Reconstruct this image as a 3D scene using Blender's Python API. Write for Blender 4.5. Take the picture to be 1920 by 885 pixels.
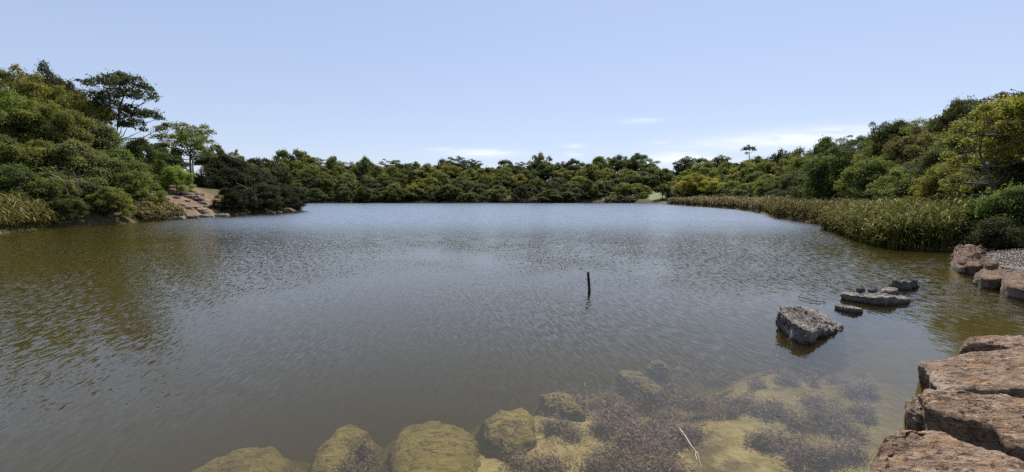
import bpy, bmesh, math, random
import numpy as np
from mathutils import Vector, noise as mnoise

# ------------------------------------------------------------------ scene, camera, sky, sun
for o in list(bpy.data.objects):
    bpy.data.objects.remove(o, do_unlink=True)
scene = bpy.context.scene
COL = scene.collection
R = math.radians

CAM_H = 2.0
FPX = 800.0                      # focal length in photo pixels (1920 wide)
PITCH = math.atan(74.5 / FPX)
cam_d = bpy.data.cameras.new('camera')
cam_d.sensor_width = 36.0
cam_d.lens = 36.0 * FPX / 1920.0
cam_d.clip_start = 0.05
cam_d.clip_end = 20000
cam = bpy.data.objects.new('camera', cam_d)
COL.objects.link(cam)
cam.location = (0, 0, CAM_H)
cam.rotation_euler = (math.pi / 2 - PITCH, 0, 0)
scene.camera = cam

SUN_EL = R(57)
SUN_AZ = R(22)                   # to the right of the view direction (+Y towards +X)
world = bpy.data.worlds.new('World')
scene.world = world
world.use_nodes = True
SUN_STRENGTH = 4.9
SKY_STRENGTH = 0.102
sun_d = bpy.data.lights.new('sun', 'SUN')
sun_d.energy = SUN_STRENGTH
sun_d.angle = R(0.5)
sun_d.color = (1.0, 0.95, 0.87)
sun = bpy.data.objects.new('sun', sun_d)
COL.objects.link(sun)
sdir = Vector((math.sin(SUN_AZ) * math.cos(SUN_EL), math.cos(SUN_AZ) * math.cos(SUN_EL), math.sin(SUN_EL)))
sun.rotation_euler = sdir.to_track_quat('Z', 'Y').to_euler()
sun.location = (30, 40, 60)
vs = scene.view_settings
vs.view_transform = 'Standard'
vs.look = 'None'
vs.exposure = 0.80
vs.gamma = 1.0
cy = scene.cycles
cy.use_denoising = False
cy.max_bounces = 8
cy.diffuse_bounces = 3
cy.glossy_bounces = 3
cy.transmission_bounces = 4
cy.transparent_max_bounces = 12
cy.volume_bounces = 1
cy.caustics_reflective = False
cy.caustics_refractive = False
cy.sample_clamp_indirect = 6.0


# ------------------------------------------------------------------ node helpers
class NT:
    def __init__(self, tree):
        self.t = tree
        self.n = tree.nodes
        self.n.clear()

    def node(self, kind, **kw):
        nd = self.n.new(kind)
        for k, v in kw.items():
            setattr(nd, k, v)
        return nd

    def link(self, a, b):
        self.t.links.new(a, b)

    def put(self, sock, v):
        if isinstance(v, bpy.types.NodeSocket):
            self.link(v, sock)
        elif isinstance(v, (tuple, list)):
            if len(v) == 3 and sock.type == 'RGBA':
                v = (*v, 1.0)
            sock.default_value = v
        else:
            sock.default_value = v

    def math(self, op, a, b=0.0, c=None, clamp=False):
        nd = self.node('ShaderNodeMath', operation=op, use_clamp=clamp)
        self.put(nd.inputs[0], a)
        self.put(nd.inputs[1], b)
        if c is not None:
            self.put(nd.inputs[2], c)
        return nd.outputs[0]

    def vmath(self, op, a, b=(0, 0, 0), out=0):
        nd = self.node('ShaderNodeVectorMath', operation=op)
        self.put(nd.inputs[0], a)
        if op == 'SCALE':
            self.put(nd.inputs[3], b)
        else:
            self.put(nd.inputs[1], b)
        return nd.outputs[out]

    def mix(self, f, a, b, blend='MIX'):
        nd = self.node('ShaderNodeMix', data_type='RGBA', blend_type=blend)
        self.put(nd.inputs[0], f)
        self.put(nd.inputs[6], a)
        self.put(nd.inputs[7], b)
        return nd.outputs[2]

    def noise(self, vec, scale, detail=3.0, rough=0.55, distort=0.0, out=0):
        nd = self.node('ShaderNodeTexNoise')
        self.put(nd.inputs['Vector'], vec)
        nd.inputs['Scale'].default_value = scale
        nd.inputs['Detail'].default_value = detail
        nd.inputs['Roughness'].default_value = rough
        nd.inputs['Distortion'].default_value = distort
        return nd.outputs[out]

    def ramp(self, f, lo, hi):
        nd = self.node('ShaderNodeMapRange', interpolation_type='SMOOTHSTEP')
        self.put(nd.inputs[0], f)
        nd.inputs[1].default_value = lo
        nd.inputs[2].default_value = hi
        return nd.outputs[0]

    def mapping(self, vec, scale=(1, 1, 1), rot=(0, 0, 0), loc=(0, 0, 0)):
        nd = self.node('ShaderNodeMapping')
        self.put(nd.inputs[0], vec)
        nd.inputs['Scale'].default_value = scale
        nd.inputs['Rotation'].default_value = rot
        nd.inputs['Location'].default_value = loc
        return nd.outputs[0]

    def bump(self, h, strength, dist, normal=None):
        nd = self.node('ShaderNodeBump')
        nd.inputs['Strength'].default_value = strength
        nd.inputs['Distance'].default_value = dist
        self.put(nd.inputs['Height'], h)
        if normal is not None:
            self.link(normal, nd.inputs['Normal'])
        return nd.outputs[0]


def material(name):
    m = bpy.data.materials.new(name)
    m.use_nodes = True
    return m, NT(m.node_tree)


# sky with a few thin high clouds low over the far trees
w = NT(world.node_tree)
sky = w.node('ShaderNodeTexSky', sky_type='NISHITA', sun_disc=False)
sky.sun_elevation = SUN_EL
sky.sun_rotation = SUN_AZ
sky.altitude = 20
sky.air_density = 1.0
sky.dust_density = 0.3
sky.ozone_density = 2.2
gdir = w.node('ShaderNodeTexCoord').outputs['Generated']
sep = w.node('ShaderNodeSeparateXYZ')
w.link(gdir, sep.inputs[0])
yy = w.math('MAXIMUM', sep.outputs[1], 0.02)
U = w.math('DIVIDE', sep.outputs[0], yy)
V = w.math('DIVIDE', sep.outputs[2], yy)
front = w.math('GREATER_THAN', sep.outputs[1], 0.05)
comb = w.node('ShaderNodeCombineXYZ')
w.put(comb.inputs[0], w.math('MULTIPLY', U, 1.0))
w.put(comb.inputs[1], w.math('MULTIPLY', V, 9.0))
cn = w.noise(comb.outputs[0], 4.2, 6.0, 0.62, 0.6)
cn2 = w.noise(comb.outputs[0], 14.0, 5.0, 0.6, 0.4)
cnoise = w.math('ADD', w.math('MULTIPLY', cn, 0.65), w.math('MULTIPLY', cn2, 0.35))
# (u, v, half width, half height, amount, slope)
CLOUDS = [(0.30, 0.172, 0.045, 0.0055, 0.55, 0.03), (-0.07, 0.099, 0.075, 0.0085, 0.85, 0.0),
          (0.142, 0.116, 0.022, 0.005, 0.65, 0.0), (0.142, 0.096, 0.020, 0.005, 0.5, 0.0),
          (0.345, 0.123, 0.022, 0.004, 0.6, 0.0), (0.41, 0.088, 0.085, 0.014, 1.0, 0.0),
          (0.68, 0.133, 0.24, 0.021, 0.95, 0.065), (0.74, 0.153, 0.07, 0.004, 0.55, 0.09),
          (-0.16, 0.108, 0.03, 0.004, 0.4, 0.0)]
tot = None
for (cu, cv, su, sv, am, sl) in CLOUDS:
    du = w.math('SUBTRACT', U, cu)
    dv = w.math('SUBTRACT', w.math('SUBTRACT', V, cv), w.math('MULTIPLY', du, sl))
    q = w.math('ADD', w.math('POWER', w.math('ABSOLUTE', w.math('DIVIDE', du, su)), 2.0),
               w.math('POWER', w.math('ABSOLUTE', w.math('DIVIDE', dv, sv)), 2.0))
    g = w.math('MULTIPLY', w.math('EXPONENT', w.math('MULTIPLY', q, -1.0)), am)
    tot = g if tot is None else w.math('MAXIMUM', tot, g)
cl = w.math('MULTIPLY', tot, w.math('MULTIPLY_ADD', cnoise, 3.2, -0.95, clamp=True))
cl = w.math('MULTIPLY', w.math('MULTIPLY', cl, front), 0.85, clamp=True)
gam = w.node('ShaderNodeGamma')
w.link(sky.outputs[0], gam.inputs[0])
gam.inputs[1].default_value = 0.42
tint = w.mix(1.0, gam.outputs[0], (1.85, 1.95, 2.30), 'MULTIPLY')
skyc = w.mix(cl, tint, (6.6, 6.7, 6.9))
bg = w.node('ShaderNodeBackground')
w.link(skyc, bg.inputs[0])
bg.inputs[1].default_value = SKY_STRENGTH
wo = w.node('ShaderNodeOutputWorld')
w.link(bg.outputs[0], wo.inputs[0])


# ------------------------------------------------------------------ geometry helpers
def ray(px, py):
    u = (px - 960.0) / FPX
    v = -(py - 442.5) / FPX
    c, s = math.cos(PITCH), math.sin(PITCH)
    return Vector((u, c + v * s, -s + v * c))


def at_depth(px, py, y):
    """the point at distance y ahead on the line of sight of a photo pixel"""
    d = ray(px, py)
    return Vector((0, 0, CAM_H)) + d * (y / d.y)


def at_z(px, py, z=0.0):
    d = ray(px, py)
    return Vector((0, 0, CAM_H)) + d * ((z - CAM_H) / d.z)


def mesh_np(name, V, F, mat=None, face_attr=None, smooth=False):
    V = np.asarray(V, dtype=np.float32)
    F = np.asarray(F, dtype=np.int32)
    k = F.shape[1]
    me = bpy.data.meshes.new(name)
    me.vertices.add(len(V))
    me.vertices.foreach_set('co', V.ravel())
    me.loops.add(F.size)
    me.loops.foreach_set('vertex_index', F.ravel())
    me.polygons.add(len(F))
    me.polygons.foreach_set('loop_start', np.arange(0, F.size, k, dtype=np.int32))
    me.polygons.foreach_set('loop_total', np.full(len(F), k, dtype=np.int32))
    if smooth:
        me.polygons.foreach_set('use_smooth', np.ones(len(F), dtype=bool))
    me.update(calc_edges=True)
    if face_attr:
        for an, arr in face_attr.items():
            a = me.attributes.new(an, 'FLOAT', 'FACE')
            a.data.foreach_set('value', np.asarray(arr, dtype=np.float32))
    if mat:
        me.materials.append(mat)
    return me


def link(name, me, parent=None, loc=None):
    o = bpy.data.objects.new(name, me)
    COL.objects.link(o)
    if parent is not None:
        o.parent = parent
    if loc is not None:
        o.location = loc
    return o


def tag(o, label=None, cat=None, group=None, kind=None):
    if label:
        o['label'] = label
    if cat:
        o['category'] = cat
    if group:
        o['group'] = group
    if kind:
        o['kind'] = kind
    return o


def tube(path, radii, sides=6):
    """tapered tube along a list of points -> verts, quads"""
    P = [Vector(p) for p in path]
    V, F = [], []
    for i, p in enumerate(P):
        d = (P[min(i + 1, len(P) - 1)] - P[max(i - 1, 0)]).normalized()
        a = d.orthogonal().normalized()
        if abs(d.z) < 0.99:
            a = d.cross(Vector((0, 0, 1))).normalized()
        b = d.cross(a)
        for k in range(sides):
            t = 2 * math.pi * k / sides
            V.append(p + (a * math.cos(t) + b * math.sin(t)) * radii[i])
    for i in range(len(P) - 1):
        for k in range(sides):
            k2 = (k + 1) % sides
            F.append((i * sides + k, i * sides + k2, (i + 1) * sides + k2, (i + 1) * sides + k))
    return V, F


def join(parts):
    V, F, n = [], [], 0
    for v, f in parts:
        V.extend([tuple(p) for p in v])
        F.extend([tuple(i + n for i in q) for q in f])
        n += len(v)
    return V, F


# ------------------------------------------------------------------ terrain
LAKE = [(-27, 15), (-24, 5), (-15, 0.8), (0, 1.0), (3, 1.2), (8, 1.6), (14, 2.5), (18, 5), (16.5, 7.6), (13, 8.4), (11.6, 9.4),
        (12.2, 10.6), (13.6, 12.4), (15.0, 14.0), (16.6, 15.2), (14.9, 16.5), (16, 19.5), (22, 29.6), (24.5, 40), (30, 52),
        (35, 67), (37, 90), (38, 107), (41, 122), (38, 131), (20, 133), (0, 133), (-30, 134), (-60, 134), (-68, 132),
        (-66, 120), (-50, 90), (-36, 69), (-31.5, 64), (-29, 57), (-29, 50), (-30, 43), (-29, 35), (-29, 31), (-30, 28),
        (-27.8, 23)]
LP = np.array(LAKE, dtype=float)


def signed_dist(x, y):
    """> 0 on land, < 0 in the lake"""
    x = np.asarray(x, float)
    y = np.asarray(y, float)
    best = np.full(x.shape, 1e9)
    inside = np.zeros(x.shape, bool)
    n = len(LP)
    for i in range(n):
        ax, ay = LP[i]
        bx, by = LP[(i + 1) % n]
        dx, dy = bx - ax, by - ay
        t = np.clip(((x - ax) * dx + (y - ay) * dy) / (dx * dx + dy * dy), 0, 1)
        best = np.minimum(best, (x - ax - t * dx) ** 2 + (y - ay - t * dy) ** 2)
        cond = ((ay > y) != (by > y))
        with np.errstate(divide='ignore', invalid='ignore'):
            xi = ax + (y - ay) * dx / (dy if dy != 0 else 1e-9)
        inside ^= cond & (x < xi)
    d = np.sqrt(best)
    return np.where(inside, -d, d)


def sstep(v, a, b):
    t = np.clip((v - a) / (b - a), 0, 1)
    return t * t * (3 - 2 * t)


def height(x, y):
    x = np.asarray(x, float)
    y = np.asarray(y, float)
    s = signed_dist(x, y)
    wob = 0.5 * np.sin(x * 0.31 + 1.3) * np.sin(y * 0.23) + 0.35 * np.sin(x * 0.11 - y * 0.17)
    sp = np.maximum(s, 0)
    wl = sstep(-x, 20, 30) * (1 - sstep(y, 75, 110))
    wf = sstep(y, 118, 134)
    wr = sstep(x, 12, 17) * sstep(y, 14, 19) * (1 - wf)
    left = 5.6 * (1 - np.exp(-sp * 0.40 / 5.6))
    far = 10.0 * (1 - np.exp(-sp * 0.30 / 10.0))
    right = 4.0 * (1 - np.exp(-np.maximum(sp - 5, 0) * 0.22 / 4.0)) + 0.05
    base = 0.22 * sstep(sp, 0, 0.9)
    land = base + (left * wl + far * wf + right * wr + 0.12 * sstep(sp, 0.5, 3)) + wob * 0.25 * sstep(sp, 3, 12)
    e = ((x + 2.6) * -2.8 + (y - 3.1) * 6.3) / 6.9
    e = e + 0.30 - 0.08 * sstep(x, -1.4, -0.3) * (1 - sstep(x, 1.0, 2.0)) + 0.35 * np.sin(x * 1.7 + 0.6) * np.sin(y * 1.1) + 0.2 * np.sin(x * 3.1 - y * 2.3)
    dn = np.minimum(-s, 40)
    deep = 0.30 + 0.10 * sstep(x, 3.5, 6.5) + np.log1p(np.exp((e - 0.1) * 3.0)) / 3.0 * 0.62
    deep = np.minimum(deep, 2.3)
    bed = -deep * sstep(dn, -0.1, 1.3) + 0.04 * np.sin(x * 2.1 + y) * np.sin(y * 2.7 - x) * sstep(dn, 0, 1)
    return np.where(s > 0, land, bed)


def hz(x, y):
    return float(height(np.array([x]), np.array([y]))[0])


def axis(segs):
    out = []
    for a, b, st in segs:
        out.extend(np.arange(a, b, st).tolist())
    return np.array(sorted(set(np.round(out, 4))))


XA = axis([(-4000, -400, 400), (-400, -120, 25), (-120, -66, 4), (-66, -6, 0.9), (-6, 15, 0.14), (15, 45, 0.8), (45, 120, 4),
           (120, 400, 25), (400, 4001, 400)])
YA = axis([(-800, -100, 120), (-100, -10, 8), (-10, 1, 0.7), (1, 15, 0.14), (15, 80, 0.8), (80, 200, 1.6), (200, 400, 20),
           (400, 6001, 400)])
GX, GY = np.meshgrid(XA, YA)
GZ = height(GX.ravel(), GY.ravel())
GVn = np.stack([GX.ravel(), GY.ravel(), GZ], 1)
nx, ny = len(XA), len(YA)
ii = (np.arange(ny - 1)[:, None] * nx + np.arange(nx - 1)[None, :]).ravel()
GF = np.stack([ii, ii + 1, ii + nx + 1, ii + nx], 1)

m_ground, g = material('ground_soil')
pos = g.node('ShaderNodeNewGeometry').outputs['Position']
sepg = g.node('ShaderNodeSeparateXYZ')
g.link(pos, sepg.inputs[0])
n1 = g.noise(pos, 0.6, 5, 0.6)
n2 = g.noise(pos, 6.0, 4, 0.6)
n3 = g.noise(pos, 40.0, 3, 0.6)
litter = g.mix(n1, (0.035, 0.034, 0.015), (0.10, 0.085, 0.045))
litter = g.mix(g.ramp(n2, 0.5, 0.7), litter, (0.12, 0.10, 0.05))
dn_ = g.node('ShaderNodeAttribute', attribute_name='dirt')
dirt = g.mix(n2, (0.078, 0.050, 0.036), (0.165, 0.112, 0.080))
dirt = g.mix(g.ramp(g.noise(pos, 1.1, 4, 0.6), 0.50, 0.66), dirt, (0.20, 0.155, 0.06))
land = g.mix(g.ramp(g.math('ADD', dn_.outputs['Fac'], g.math('MULTIPLY', g.math('SUBTRACT', n1, 0.5), 0.6)), 0.35, 0.6), litter, dirt)
bedc = g.mix(g.ramp(n2, 0.35, 0.65), (0.30, 0.24, 0.095), (0.42, 0.34, 0.16))
bedc = g.mix(g.ramp(g.noise(pos, 2.2, 5, 0.65), 0.50, 0.66), bedc, (0.14, 0.105, 0.05))
bedc = g.mix(g.ramp(sepg.outputs[0], 2.6, 5.0), bedc, g.mix(n2, (0.07, 0.058, 0.03), (0.15, 0.125, 0.06)))
under = g.ramp(sepg.outputs[2], 0.02, -0.04)
gcol = g.mix(under, land, bedc)
gb = g.node('ShaderNodeBsdfPrincipled')
g.link(gcol, gb.inputs['Base Color'])
gb.inputs['Roughness'].default_value = 0.95
gb.inputs['Specular IOR Level'].default_value = 0.1
g.link(g.bump(g.math('ADD', n2, g.math('MULTIPLY', n3, 0.4)), 0.8, 0.06), gb.inputs['Normal'])
go = g.node('ShaderNodeOutputMaterial')
g.link(gb.outputs[0], go.inputs[0])

gm = mesh_np('ground', GVn, GF, m_ground, smooth=True)
dx_ = GVn[:, 0]
dy_ = GVn[:, 1]
da_ = (dx_ + 34.5) * -0.61 + (dy_ - 44.5) * 0.79
db_ = (dx_ + 34.5) * 0.79 + (dy_ - 44.5) * 0.61
dirt_v = np.exp(-((da_ / 9.5) ** 2 + (db_ / 3.6) ** 2) ** 2)
a = gm.attributes.new('dirt', 'FLOAT', 'POINT')
a.data.foreach_set('value', dirt_v.astype(np.float32))
ground = link('ground', gm)
tag(ground, kind='structure')
tag(ground, 'brown soil banks, hillside and silty lake bed', None)

# ------------------------------------------------------------------ water: closed body with a rippled top
m_water, wt = material('lake_water')
wp = wt.node('ShaderNodeTexCoord').outputs['Object']
wsep = wt.node('ShaderNodeSeparateXYZ')
wt.link(wp, wsep.inputs[0])


def train(az, lam, stretch, dist, seed, warp=0.5):
    """slope noise of short-crested ripples: crests run along azimuth az (right of +Y)"""
    rot = wt.mapping(wp, rot=(0, 0, R(az)), loc=(seed, seed * 0.7, 0))
    sc = wt.mapping(rot, scale=(1.0 / lam, 1.0 / (lam * stretch), 1.0))
    nn = wt.noise(sc, 1.0, 2.0, 0.5, dist)
    sl = wt.math('SUBTRACT', nn, 0.5)
    return sl, (math.cos(R(az)), -math.sin(R(az)))


patch = wt.noise(wp, 0.22, 2.0, 0.5)
patch2 = wt.noise(wp, 0.09, 2.0, 0.5)
calm_near = wt.ramp(wt.math('SUBTRACT', wsep.outputs[1], wt.math('MULTIPLY', wt.math('MINIMUM', wt.math('MAXIMUM', wsep.outputs[0], 0.0), 6.0), 0.55)), 2.3, 6.8)          # lee of the bank the camera stands on
amp = wt.math('MULTIPLY', wt.math('MULTIPLY_ADD', calm_near, 0.8, 0.2), wt.math('MULTIPLY_ADD', wt.ramp(patch, 0.36, 0.64), 0.75, 0.40))
wx = wt.math('MULTIPLY', 0.0, 0.0)
wy = wt.math('MULTIPLY', 0.0, 0.0)
for (az, lam, st, dst, sd, A) in [(-13, 0.040, 7.0, 0.4, 3.0, 0.90), (-27, 0.030, 6.0, 0.4, 11.0, 0.68), (20, 0.034, 5.0, 0.4, 23.0, 0.42),
                                  (65, 0.026, 2.2, 0.6, 31.0, 0.20)]:
    sl, (px_, py_) = train(az, lam, st, dst, sd)
    sl = wt.math('MULTIPLY', sl, wt.math('MULTIPLY', amp, A))
    wx = wt.math('ADD', wx, wt.math('MULTIPLY', sl, px_))
    wy = wt.math('ADD', wy, wt.math('MULTIPLY', sl, py_))
# wider chop out in the open water
sl, (px_, py_) = train(82, 0.22, 3.0, 0.7, 47.0)
sl = wt.math('MULTIPLY', sl, wt.math('MULTIPLY_ADD', wt.ramp(wsep.outputs[1], 8.0, 40.0), 0.34, 0.02))
wx = wt.math('ADD', wx, wt.math('MULTIPLY', sl, px_))
wy = wt.math('ADD', wy, wt.math('MULTIPLY', sl, py_))
wc = wt.node('ShaderNodeCombineXYZ')
wt.link(wx, wc.inputs[0])
wt.link(wy, wc.inputs[1])
wc.inputs[2].default_value = 1.0
wn = wt.vmath('NORMALIZE', wc.outputs[0])
fr = wt.node('ShaderNodeFresnel')
fr.inputs['IOR'].default_value = 1.46
wt.link(wn, fr.inputs['Normal'])
tr = wt.node('ShaderNodeBsdfTransparent')
tr.inputs[0].default_value = (0.97, 0.97, 0.95, 1)
gl = wt.node('ShaderNodeBsdfGlossy', distribution='BECKMANN')
wt.link(wt.math('MULTIPLY_ADD', wt.ramp(wsep.outputs[1], 6.0, 38.0), 0.33, 0.06), gl.inputs['Roughness'])
gl.inputs['Color'].default_value = (1, 1, 1, 1)
wt.link(wn, gl.inputs['Normal'])
mx = wt.node('ShaderNodeMixShader')
wt.link(wt.math('DIVIDE', fr.outputs[0], wt.math('MULTIPLY_ADD', fr.outputs[0], 0.02, 1.0)), mx.inputs[0])
wt.link(tr.outputs[0], mx.inputs[1])
wt.link(gl.outputs[0], mx.inputs[2])
vsct = wt.node('ShaderNodeVolumeScatter')
vsct.inputs['Color'].default_value = (0.80, 0.66, 0.22, 1)
vsct.inputs['Density'].default_value = 0.175
vabs = wt.node('ShaderNodeVolumeAbsorption')
vabs.inputs['Color'].default_value = (0.30, 0.27, 0.12, 1)
vabs.inputs['Density'].default_value = 1.05
vadd = wt.node('ShaderNodeAddShader')
wt.link(vsct.outputs[0], vadd.inputs[0])
wt.link(vabs.outputs[0], vadd.inputs[1])
wout = wt.node('ShaderNodeOutputMaterial')
wt.link(mx.outputs[0], wout.inputs['Surface'])
wt.link(vadd.outputs[0], wout.inputs['Volume'])
bmw = bmesh.new()
bmesh.ops.create_cube(bmw, size=1.0)
for v in bmw.verts:
    v.co = Vector((v.co.x * 150, 67 + v.co.y * 152, 0.0 if v.co.z > 0 else -3.5))
wme = bpy.data.meshes.new('water')
bmw.to_mesh(wme)
bmw.free()
wme.materials.append(m_water)
water = tag(link('water', wme), 'rippled blue-grey and olive lake water', None, None, 'structure')

# ------------------------------------------------------------------ materials of plants, rocks, wood
m_leaf, lf = material('foliage')
oi = lf.node('ShaderNodeObjectInfo')
ta = lf.node('ShaderNodeAttribute', attribute_name='tint')
lv = lf.mix(lf.math('MULTIPLY', ta.outputs['Fac'], 1.0), lf.mix(1.0, oi.outputs['Color'], (0.62, 0.62, 0.7), 'MULTIPLY'),
            lf.mix(1.0, oi.outputs['Color'], (1.45, 1.42, 1.15), 'MULTIPLY'))
ld = lf.node('ShaderNodeBsdfPrincipled')
lf.link(lv, ld.inputs['Base Color'])
ld.inputs['Roughness'].default_value = 0.65
ld.inputs['Specular IOR Level'].default_value = 0.15
lt = lf.node('ShaderNodeBsdfTranslucent')
lf.link(lf.mix(1.0, lv, (1.35, 1.5, 0.7), 'MULTIPLY'), lt.inputs[0])
lm = lf.node('ShaderNodeMixShader')
lm.inputs[0].default_value = 0.42
lf.link(ld.outputs[0], lm.inputs[1])
lf.link(lt.outputs[0], lm.inputs[2])
lo = lf.node('ShaderNodeOutputMaterial')
lf.link(lm.outputs[0], lo.inputs[0])


def bark_material(name, c1, c2):
    m, b = material(name)
    p = b.node('ShaderNodeTexCoord').outputs['Object']
    n = b.noise(b.mapping(p, scale=(3, 3, 0.6)), 4.0, 5, 0.65)
    bs = b.node('ShaderNodeBsdfPrincipled')
    b.link(b.mix(b.ramp(n, 0.35, 0.65), c1, c2), bs.inputs['Base Color'])
    bs.inputs['Roughness'].default_value = 0.9
    b.link(b.bump(n, 0.7, 0.05), bs.inputs['Normal'])
    ou = b.node('ShaderNodeOutputMaterial')
    b.link(bs.outputs[0], ou.inputs[0])
    return m


m_bark = bark_material('grey_bark', (0.05, 0.04, 0.032), (0.14, 0.12, 0.10))
m_pale = bark_material('pale_dead_wood', (0.16, 0.14, 0.12), (0.34, 0.31, 0.27))
m_post = bark_material('weathered_wood', (0.015, 0.012, 0.010), (0.045, 0.038, 0.03))
m_stick = bark_material('bleached_stick', (0.32, 0.30, 0.22), (0.52, 0.50, 0.40))


def rock_material(name, dark, mid, light, lichen, crust, bump=0.5, scale=1.0, algae=None, pit=0.435, wet_top=0.05):
    m, b = material(name)
    p = b.node('ShaderNodeNewGeometry').outputs['Position']
    ps = b.mapping(p, scale=(scale, scale, scale * 1.6))
    n1 = b.noise(ps, 2.6, 6, 0.62)
    n2 = b.noise(b.mapping(ps, scale=(0.55, 1.5, 1.5), rot=(0, 0, 0.35)), 11.0, 6, 0.68, 0.6)
    n3 = b.noise(ps, 60.0, 4, 0.7)
    n4 = b.noise(ps, 4.5, 4, 0.6, 0.5)
    c = b.mix(b.ramp(n1, 0.30, 0.70), dark, mid)
    c = b.mix(b.ramp(n2, 0.48, 0.72), c, light)
    c = b.mix(b.math('MULTIPLY', b.ramp(n4, 0.50, 0.66), 0.55), c, lichen)
    c = b.mix(b.math('MULTIPLY', b.ramp(n3, 0.56, 0.74), 0.55), c, light)
    n5 = b.noise(b.mapping(ps, scale=(1.0, 3.4, 3.0), rot=(0, 0, -0.25)), 7.5, 5, 0.62, 0.8)
    pits = b.math('MAXIMUM', b.ramp(n5, pit, pit - 0.06), b.ramp(n2, 0.40, 0.32))
    c = b.mix(b.math('MULTIPLY', pits, 0.85), c, tuple(v * 0.4 for v in dark))
    sp = b.node('ShaderNodeSeparateXYZ')
    b.link(p, sp.inputs[0])
    zz = b.math('ADD', sp.outputs[2], b.math('MULTIPLY', b.math('SUBTRACT', n4, 0.5), 0.16))
    cr = b.math('MULTIPLY', b.ramp(zz, 0.22, 0.08), crust)
    c = b.mix(b.math('MULTIPLY', cr, b.ramp(n3, 0.38, 0.55)), c, (0.55, 0.52, 0.46))
    wet = b.ramp(b.math('ADD', sp.outputs[2], b.math('MULTIPLY', b.math('SUBTRACT', n4, 0.5), 0.6 * wet_top)), wet_top, wet_top * 0.25)  # dark wet line; a high top also paints shade on the lower faces
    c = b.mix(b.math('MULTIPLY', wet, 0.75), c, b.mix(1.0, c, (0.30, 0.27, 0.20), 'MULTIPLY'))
    if algae:
        c = b.mix(b.ramp(sp.outputs[2], 0.0, -0.05), c, b.mix(n2, algae, tuple(v * 1.5 for v in algae)))
    bs = b.node('ShaderNodeBsdfPrincipled')
    b.link(c, bs.inputs['Base Color'])
    bs.inputs['Roughness'].default_value = 0.88
    bs.inputs['Specular IOR Level'].default_value = 0.25
    h = b.math('SUBTRACT', b.math('ADD', b.math('MULTIPLY', n2, 0.9), b.math('MULTIPLY', n3, 0.30)), b.math('MULTIPLY', pits, 0.35))
    b.link(b.bump(h, bump, 0.10), bs.inputs['Normal'])
    ou = b.node('ShaderNodeOutputMaterial')
    b.link(bs.outputs[0], ou.inputs[0])
    return m


ALG = (0.24, 0.19, 0.05)
m_brown = rock_material('brown_sandstone', (0.15, 0.092, 0.06), (0.30, 0.205, 0.14), (0.44, 0.335, 0.245), (0.38, 0.215, 0.095), 0.40, 1.0, 1.0, ALG, 0.445, 0.13)  # wet band reaches higher here, painting shade onto the stones' front faces
m_brown_plain = rock_material('brown_rock', (0.11, 0.07, 0.048), (0.25, 0.17, 0.12), (0.38, 0.29, 0.22), (0.30, 0.17, 0.075), 0.25, 1.0, 1.4, ALG)
m_grey = rock_material('grey_basalt', (0.07, 0.06, 0.052), (0.30, 0.265, 0.235), (0.60, 0.57, 0.52), (0.30, 0.22, 0.185), 0.5, 1.0, 1.7, ALG, 0.47)
m_palerock = rock_material('pale_rock', (0.12, 0.105, 0.09), (0.28, 0.25, 0.215), (0.48, 0.45, 0.40), (0.26, 0.19, 0.14), 0.2, 1.0, 1.6, ALG)
m_dark = rock_material('dark_rock', (0.05, 0.045, 0.04), (0.13, 0.115, 0.10), (0.26, 0.24, 0.21), (0.14, 0.11, 0.085), 0.2, 1.0, 1.8, ALG)
m_red = rock_material('red_rock', (0.14, 0.085, 0.07), (0.24, 0.16, 0.13), (0.36, 0.29, 0.25), (0.28, 0.17, 0.10), 0.1, 0.7, 0.6, ALG)
m_algae = rock_material('algae_rock', (0.28, 0.22, 0.045), (0.50, 0.40, 0.095), (0.62, 0.52, 0.17), (0.52, 0.40, 0.09), 0.0, 0.6, 0.9, None)


# ------------------------------------------------------------------ rocks
def poly_radius(pts, c, nth):
    out = []
    n = len(pts)
    for k in range(nth):
        t = 2 * math.pi * k / nth
        d = (math.cos(t), math.sin(t))
        best = 0.05
        for i in range(n):
            ax, ay = pts[i][0] - c[0], pts[i][1] - c[1]
            bx, by = pts[(i + 1) % n][0] - c[0], pts[(i + 1) % n][1] - c[1]
            ex, ey = bx - ax, by - ay
            det = d[0] * (-ey) + ex * d[1]
            if abs(det) < 1e-9:
                continue
            r = (ax * (-ey) + ex * ay) / det
            u = (d[0] * ay - d[1] * ax) / det
            if r > 0 and -1e-6 <= u <= 1 + 1e-6:
                best = max(best, r)
        out.append(best)
    a = np.array(out)
    for _ in range(2):
        a = 0.25 * np.roll(a, 1) + 0.5 * a + 0.25 * np.roll(a, -1)
    return a


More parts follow.
